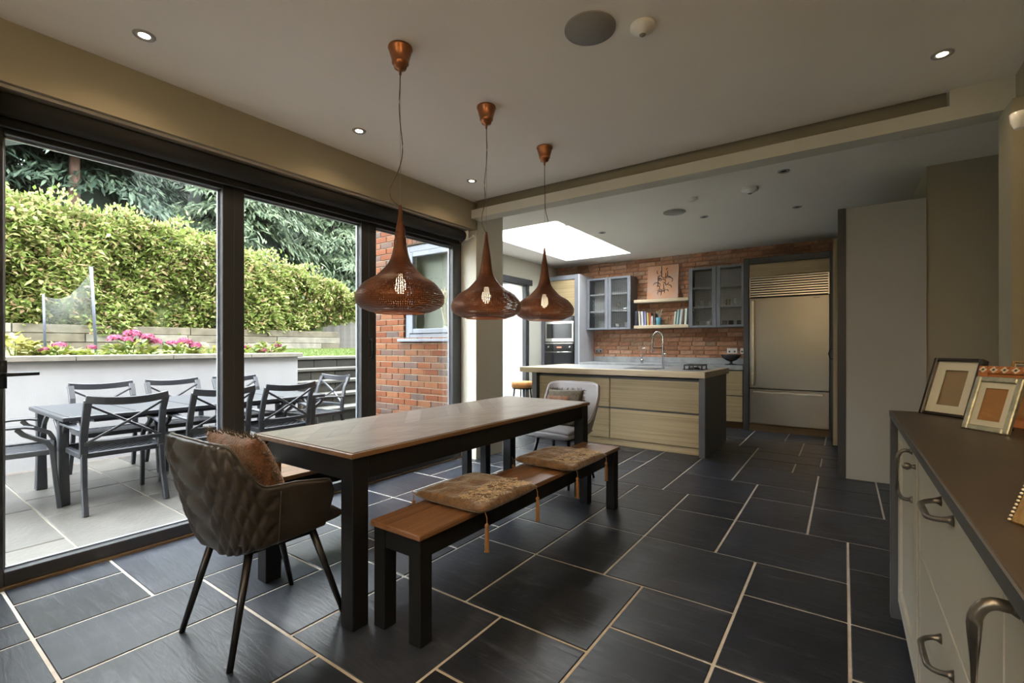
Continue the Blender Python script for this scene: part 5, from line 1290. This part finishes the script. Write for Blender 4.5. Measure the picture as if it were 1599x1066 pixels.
# canvas with brush lettering
cv = root('canvas_painting', 'square pink and orange canvas with dark calligraphy strokes', 'painting', (-2.52, 8.0, 2.007))
M = Matrix.Translation((-2.525, 8.005, 2.008)) @ Matrix.Rotation(-.10, 4, 'X')
m, nt, b = _new('canvas_wash')
mp = coords(nt, (1.6, 1.6, 1.6)); nz = N(nt, 'ShaderNodeTexNoise', Scale=1.4, Detail=5.0, Distortion=.8); L(nt, mp, 'Vector', nz, 'Vector')
cr = ramp(nt, [(.3, (.46, .36, .33)), (.45, (.52, .31, .22)), (.6, (.55, .26, .12)), (.75, (.48, .22, .14))]); L(nt, nz, 'Fac', cr, 'Fac'); L(nt, cr, 'Color', b, 'Base Color'); b.inputs['Roughness'].default_value = .75
part('canvas', MB().box(-.265, .265, -.012, .014, 0, .585).xf(M), 'canvas_wash', cv, .002)
rr = random.Random(21); sk_ = MB()
mat('ink', (.035, .015, .02), .7)
for k in range(30):
    t = k/29; cx = .01 + .09*math.sin(k*1.9)*(1-.3*t) + rr.uniform(-.05, .05); cz = .50 - .40*t + rr.uniform(-.02, .02); ln = rr.uniform(.05, .11); a0 = rr.uniform(0, 2*PI); sw_ = rr.choice((-1, 1))*rr.uniform(1.5, 3.4)
    if k % 4 == 0: pts = [(cx, -.0135, cz + ln*.8), (cx+.004, -.0135, cz), (cx-.003, -.0135, cz-ln*.9)]
    else: pts = [(cx + ln*.6*math.cos(a0+sw_*s), -.0135, cz + ln*.45*math.sin(a0+sw_*s)) for s in np.linspace(0, 1, 8)]
    n_ = len(pts); sk_.tube([M @ Vector(p) for p in pts], [.002 + .0045*math.sin(PI*(i+.6)/n_) for i in range(n_)], 5)
part('brush_strokes', sk_, 'ink', cv)
ry = MB()
for (a, b_) in (((-.26, .05), (-.02, .25)), ((.26, .06), (.05, .24)), ((.26, .57), (.08, .42)), ((-.02, .57), (-.01, .46))): ry.bar(M @ Vector((a[0], -.0125, a[1])), M @ Vector((b_[0], -.0125, b_[1])), .004, .0015)
part('rays', ry, 'terracotta', cv)
# books
def book(label, x, w, h, col, lean=0., z=1.567, grp='books on the lower shelf'):
    nm = 'cover_%02d' % len([k for k in MATS if k.startswith('cover_')]); mat(nm, col, .5, var=.05)
    r = root('book', label, 'book', (x, 7.95, z), grp)
    M = Matrix.Translation((x, 7.95, z)) @ Matrix.Rotation(lean, 4, 'Y')
    part('cover', MB().box(0, w, -.08, -.077, 0, h).box(0, .002, -.077, .07, 0, h).box(w-.002, w, -.077, .07, 0, h).xf(M), nm, r, .0006)
    part('pages', MB().box(.002, w-.002, -.077, .065, .004, h-.004).xf(M), 'mount_card', r)
xs = -2.955
for (w, h, col, lb, ln) in ((.045, .25, (.03, .03, .05), 'thick black book at the left end of the shelf', 0), (.028, .245, (.55, .52, .40), 'cream book next to the thick black one', -.05), (.036, .24, (.62, .60, .66), 'white book third from the left', -.05),
        (.032, .235, (.22, .22, .40), 'violet blue book fourth from the left', -.05), (.026, .215, (.55, .42, .12), 'yellow book in the left row', -.06), (.018, .21, (.45, .12, .06), 'thin red book in the left row', -.03), (.024, .155, (.62, .62, .64), 'short white book in the left row', 0),
        (.03, .20, (.06, .035, .03), 'dark brown book ending the left row', 0)):
    book(lb, xs + (.012 if ln else 0), w, h, col, ln); xs += w + .012 + (.006 if ln else 0)
xs = -2.30
for (w, h, col, lb, ln) in ((.026, .22, (.52, .60, .52), 'pale green book starting the right row', .10), (.032, .25, (.30, .42, .42), 'teal book in the right row', .10), (.036, .255, (.52, .60, .60), 'pale blue thick book in the right row', .10), (.014, .24, (.25, .12, .08), 'thin brown book in the right row', .08), (.034, .262, (.56, .63, .58), 'mint green book ending the right row', .06)):
    book(lb, xs, w, h, col, ln); xs += w + .016
bp_ = root('utensil_pot', 'turquoise ceramic pot with a dried sprig on the lower shelf', 'pot', (-2.585, 7.95, 1.567))
part('pot', MB().lathe([(0, 0), (.055, 0), (.062, .01), (.062, .125), (.057, .13), (.054, .125), (.054, .01), (0, .01)], 28, (-2.585, 7.95, 1.567)), 'pot_blue', bp_, smooth=True)
sg = MB()
for k in range(9):
    a = k*.8; sg.tube([(-2.585, 7.95, 1.62), (-2.575+.03*math.cos(a), 7.95+.02*math.sin(a), 1.72), (-2.555+.05*math.cos(a), 7.95+.03*math.sin(a), 1.76+.01*k)], [.003, .003, .006], 5)
part('sprig', sg, 'dried_grass', bp_)
fg = root('wire_figurine', 'small brass figurine on the lower shelf', 'figurine', (-2.42, 7.95, 1.567))
part('base', MB().lathe([(0, 0), (.04, 0), (.04, .008), (0, .008)], 16, (-2.42, 7.95, 1.567)), 'gold_ornate', fg)
g = MB().tube([(-2.42, 7.95, 1.57), (-2.43, 7.95, 1.62), (-2.41, 7.95, 1.66), (-2.40, 7.95, 1.69)], [.006, .012, .009, .004], 8).tube([(-2.43, 7.95, 1.62), (-2.46, 7.95, 1.60), (-2.465, 7.95, 1.577)], [.008, .006, .004], 6).tube([(-2.41, 7.95, 1.655), (-2.37, 7.95, 1.64), (-2.36, 7.95, 1.60)], [.006, .005, .004], 6)
part('figure', g, 'gold_ornate', fg, smooth=True)
# sockets and black bowl on the counter
def socket(label, x0, x1, z0, z1, mt='white_plastic'):
    r = root('wall_socket', label, 'socket', ((x0+x1)/2, 8.07, z0), 'wall sockets')
    part('plate', MB().box(x0, x1, 8.068, 8.082, z0, z1), mt, r, .002)
    w = (x1-x0)/2
    for k in (0, 1): part('outlet', MB().box(x0+w*(k+.5)-.012, x0+w*(k+.5)+.012, 8.066, 8.069, z0+.02, z0+.045), 'dark_hole', r)
socket('chrome double socket beside the oven housing', -3.80, -3.65, 1.09, 1.17, 'chrome')
socket('white double socket above the black bowl', -1.52, -1.37, 1.095, 1.18); socket('white socket next to the fridge post', -1.325, -1.235, 1.095, 1.18)
cb = root('bowl_stand', 'black footed bowl on the back counter by the fridge', 'bowl', (-1.40, 7.75, .93))
part('foot', MB().lathe([(0, 0), (.09, 0), (.085, .008), (.02, .02), (.018, .05)], 24, (-1.40, 7.75, .93)), 'hob_black', cb, smooth=True)
part('dish', MB().lathe([(.018, .05), (.07, .07), (.125, .12), (.14, .155), (.135, .155), (.12, .125), (.06, .078), (0, .07)], 28, (-1.40, 7.75, .93)), 'hob_black', cb, smooth=True)
# fridge in its dark housing
fh = root('fridge_housing', 'dark timber housing round the steel fridge with an oak top panel', 'cabinet', (-.65, 7.8, 0))
f = MB().box(-1.192, -1.118, 7.50, 8.08, 0, 2.475).box(-.152, -.112, 7.50, 8.08, 0, 2.475).box(-1.118, -.152, 7.50, 8.08, 2.385, 2.475)
part('frame', f, 'dark_housing', fh, .003)
part('top_panel', MB().box(-1.116, -.154, 7.515, 7.54, 2.205, 2.383), 'kitchen_oak', fh, .002)
part('plinth', MB().box(-1.116, -.154, 7.53, 7.56, 0, .098), 'dark_oak', fh, .002)
fg_ = root('fridge', 'tall stainless steel fridge freezer with louvred grille on top', 'fridge', (-.635, 7.8, .1))
part('body', MB().box(-1.114, -.156, 7.55, 8.07, .10, 2.20), 'dark_housing', fg_)
part('door', MB().box(-1.112, -.158, 7.50, 7.55, .612, 1.895), 'stainless', fg_, .004, label='upper steel fridge door')
part('freezer_drawer', MB().box(-1.112, -.158, 7.50, 7.55, .105, .602), 'stainless', fg_, .004)
gr = part('grille', MB().box(-1.112, -1.098, 7.50, 7.55, 1.905, 2.195).box(-.172, -.158, 7.50, 7.55, 1.905, 2.195).box(-1.098, -.172, 7.50, 7.55, 2.182, 2.195), 'stainless_plain', fg_, .001)
for k in range(8):
    z = 1.914 + k*.0335
    part('louvre', MB().box(-1.098, -.172, 7.503, 7.520, z, z+.021), 'stainless_plain', gr, .002)
h = MB().box(-1.078, -1.042, 7.445, 7.470, .66, 1.86)
for z in (.74, 1.78): h.box(-1.066, -1.051, 7.470, 7.50, z-.02, z+.02)
part('door_handle', h, 'stainless_plain', fg_, .004)
h = MB().box(-1.06, -.22, 7.445, 7.472, .545, .577)
for x in (-.98, -.30): h.box(x-.02, x+.02, 7.472, 7.50, .553, .567)
part('drawer_handle', h, 'stainless_plain', fg_, .004)
part('badge', MB().box(-.335, -.265, 7.497, 7.501, 1.855, 1.875), 'oven_black', fg_, .001)
# tall larder unit with grey end panel
tl = root('larder_unit', 'tall larder unit with grey end panel and dark front edge', 'cabinet', (.26, 6.4, 0))
part('edge_post', MB().box(-.048, .014, 5.28, 5.33, 0, 2.475), 'dark_housing', tl, .002)
part('end_panel', MB().box(.014, .572, 5.285, 5.305, 0, 2.472), 'grey_panel_paint', tl, .001)
part('carcass', MB().box(-.04, .572, 5.33, 8.08, .0, 2.472), 'dark_housing', tl)
d = part('door', MB().box(-.105, -.062, 6.62, 7.47, .06, 2.46), 'kitchen_oak_up', tl, .002)
part('handle', MB().tube([(-.105, 6.69, 1.06), (-.135, 6.69, 1.07), (-.15, 6.69, 1.12), (-.135, 6.69, 1.17), (-.105, 6.69, 1.18)], .007, 8), 'black_steel', d, smooth=True)

# ------------------------------------------------------------------ sideboard
sb = root('sideboard', 'long white painted sideboard with dark worktop and pewter handles', 'sideboard', (.48, 1.5, 0))
FXS = .195
part('worktop', MB().box(.172, .785, .12, 2.74, .896, .920), 'sideboard_top', sb, .002)
part('worktop_edge', MB().box(.168, .172, .12, 2.744, .893, .919), 'sideboard_edge', sb)
part('end_panel', MB().box(.170, .785, 2.69, 2.74, 0, .895), 'sideboard_edge', sb, .002)
part('carcass', MB().box(.222, .785, .14, 2.69, .08, .893), 'sideboard_white', sb)
part('plinth', MB().box(.25, .785, .14, 2.69, 0, .08), 'sideboard_edge', sb)
def shaker(y0, y1, z0, z1, w=.075):
    d = part('door', MB().box(FXS, FXS+.022, y0, y0+w, z0, z1).box(FXS, FXS+.022, y1-w, y1, z0, z1).box(FXS, FXS+.022, y0+w, y1-w, z0, z0+w).box(FXS, FXS+.022, y0+w, y1-w, z1-w, z1), 'sideboard_white', sb, .002)
    part('panel', MB().box(FXS+.010, FXS+.020, y0+w-.002, y1-w+.002, z0+w-.002, z1-w+.002), 'sideboard_white', d); return d
def d_handle(p, y, z0, z1, out=.040, rad=.0065, sc=1.):
    x = FXS
    pts = [(x, y, z1), (x-out*.45, y, z1+.001)] + [(x-out*.45-out*.55*math.sin(a), y, z1+.001-.035*(1-math.cos(a))) for a in np.linspace(.2, PI/2, 6)] + [(x-out*.45-out*.55*math.sin(a), y, z0-.001+.035*(1-math.cos(a))) for a in np.linspace(PI/2, .2, 6)] + [(x-out*.45, y, z0-.001), (x, y, z0)]
    h = MB().tube(pts, rad, 8)
    for z in (z0, z1): h.lathe([(0, 0), (.0, .001)], 4, (x, y, z)); h.tube([(x, y, z), (x-.008, y, z)], [.013, .008], 10)
    return part('handle', h, 'pewter', p, smooth=True)
def bow_handle(p, y0, y1, z, out=.042):
    x = FXS; pts = [(x, y0, z), (x-out*.25, y0+.001, z)] + [(x-out*.25-out*.75*math.sin(a), y0+.001+.035*(1-math.cos(a)), z-.006*math.sin(a)) for a in np.linspace(.25, PI/2, 6)] + [(x-out*.25-out*.75*math.sin(a), y1-.001-.035*(1-math.cos(a)), z-.006*math.sin(a)) for a in np.linspace(PI/2, .25, 6)] + [(x-out*.25, y1-.001, z), (x, y1, z)]
    h = MB().tube(pts, [.013, .007] + [.0058]*4 + [.007]*4 + [.0058]*4 + [.007, .013], 10)
    return part('handle', h, 'pewter', p, smooth=True)
dA = shaker(2.095, 2.686, .085, .888); dB = part('pilaster', MB().box(FXS, FXS+.022, 1.943, 2.089, .085, .888).box(FXS-.004, FXS, 1.985, 2.05, .12, .86), 'sideboard_white', sb, .003)
d_handle(dA, 2.155, .672, .842); 
kb = MB().tube([(FXS, 2.02, .815), (FXS-.018, 2.02, .815)], [.010, .005], 10).lathe([(0, -.013), (.011, -.008), (.013, 0), (.010, .009), (0, .012)], 14, (FXS-.026, 2.02, .815)); part('knob', kb, 'pewter', dB, smooth=True)
for (za, zb) in ((.574, .888), (.085, .566)):
    d = part('drawer', MB().box(FXS, FXS+.022, 1.0, 1.937, za, zb), 'sideboard_white', sb, .002)
    bow_handle(d, 1.39, 1.55, .830 if za > .5 else .492)
dC = part('door', MB().box(FXS, FXS+.022, .14, .994, .085, .888), 'sideboard_white', sb, .002)
d_handle(dC, .925, .60, .850, .044, .009)

# picture frames on it
def photo_frame(label, bl, br, lean, h, fw, depth, fmat, mount, back, name='photo_frame', mw=.03, z=.9215):
    bl = Vector((*bl, z)); br = Vector((*br, z)); x = (br-bl); w = x.length; x.normalize()
    n = Vector((x.y, -x.x, 0)); n = n if n.y < 0 else -n            # faces the room
    up = (Vector((0, 0, 1))*math.cos(lean) - n*math.sin(lean)).normalized(); nn = x.cross(up); nn = nn if nn.dot(n) > 0 else -nn
    def P(a, b, c): return bl + x*a + up*b + nn*c
    r = root(name, label, 'picture frame', tuple((bl+br)/2), 'picture frames on the sideboard')
    def bx(a0, a1, b0, b1, c0, c1): return MB().add([P(a, b, c) for c in (c0, c1) for a, b in ((a0,b0),(a1,b0),(a1,b1),(a0,b1))], [(0,3,2,1),(4,5,6,7),(0,1,5,4),(1,2,6,5),(2,3,7,6),(3,0,4,7)])
    fr = MB()
    for q in ((0, fw, 0, h), (w-fw, w, 0, h), (fw, w-fw, 0, fw), (fw, w-fw, h-fw, h)): m_ = bx(*q, -depth, 0); fr.add(m_.v, m_.f)
    part('frame', fr, fmat, r, .003)
    mo = MB()
    for q in ((fw, fw+mw, fw, h-fw), (w-fw-mw, w-fw, fw, h-fw), (fw+mw, w-fw-mw, fw, fw+mw), (fw+mw, w-fw-mw, h-fw-mw, h-fw)): m_ = bx(*q, -depth*.55, -depth*.45); mo.add(m_.v, m_.f)
    part('mount', mo, mount, r)
    m_ = bx(fw, w-fw, fw, h-fw, -depth*.85, -depth*.75); part('backing', m_, back, r)
    m_ = bx(fw, w-fw, fw, h-fw, -depth*.30, -depth*.28); part('glazing', m_, 'clear_glass', r)
    bs = bl + x*(w*.5); s_ = MB().bar(bs + up*(h*.6) - nn*depth, bs - n*(.09) + Vector((0,0,.003)), .04, .004, n); part('strut', s_, 'frame_black_gloss', r)
    return r, P, w
photo_frame('black box frame with a wide white mount, left of the silver one', (.262, 2.695), (.395, 2.565), .35, .255, .014, .035, 'frame_black_gloss', 'mount_card', 'backing_tan', mw=.036)
photo_frame('small silver leaf frame with a tan backing in front', (.338, 2.29), (.432, 2.175), .32, .193, .019, .016, 'silver_leaf', 'mount_card', 'backing_orange', mw=.020)
r3, P3, w3 = photo_frame('frame with an orange and white tiled border, behind the silver one', (.388, 2.475), (.56, 2.33), .26, .222, .03, .018, 'terracotta', 'terracotta', 'backing_orange', 'tiled_frame', mw=.01)
tm = MB(); tk = MB()
for k in range(7):
    a = .016 + k*(w3-.03)/6
    for b in (.207,):
        for (da, db) in ((0, .012), (.011, 0), (0, -.012), (-.011, 0)): pass
        tm.add([P3(a-.013, b, .0015), P3(a, b-.013, .0015), P3(a+.013, b, .0015), P3(a, b+.013, .0015)], [(0,1,2,3)])
        tk.add([P3(a-.005, b, .0022), P3(a, b-.005, .0022), P3(a+.005, b, .0022), P3(a, b+.005, .0022)], [(0,1,2,3)])
        tk.bar(P3(a-.016, b-.013, .002), P3(a+.016, b+.013, .002), .002, .001)
part('tile_diamonds', tm, 'tile_cream', r3); part('tile_lines', tk, 'tile_dark', r3)
photo_frame('thin brown frame at the back, half out of the picture', (.53, 2.78), (.67, 2.62), .25, .235, .010, .014, 'gold_ornate', 'mount_card', 'grille_grey', mw=.004)
r5, P5, w5 = photo_frame('ornate gilt frame with a pearl beaded edge, nearest the camera', (.222, 1.105), (.335, .93), .42, .215, .035, .018, 'gold_ornate', 'mount_card', 'backing_tan', mw=.006)
pb = MB()
for k in range(32):
    pb.lathe([(0, -.0022), (.002, -.0012), (.0024, 0), (.002, .0012), (0, .0022)], 6, tuple(P5(.0, .004+.207*k/31, .001)))
part('pearls', pb, 'pearl', r5, smooth=True)
ws = root('wall_light', 'small white wall light at the right edge above the sideboard', 'wall light', (.77, 3.45, 2.31))
part('back_plate', MB().box(.775, .789, 3.42, 3.48, 2.32, 2.42), 'white_plastic', ws, .004)
part('shade', MB().lathe([(.022, 0), (.036, .035), (.040, .075), (.036, .08), (.032, .075)], 20, (.733, 3.45, 2.32)), 'porcelain', ws, smooth=True)
part('arm', MB().tube([(.776, 3.45, 2.36), (.733, 3.45, 2.345)], .007, 8), 'chrome', ws, smooth=True)
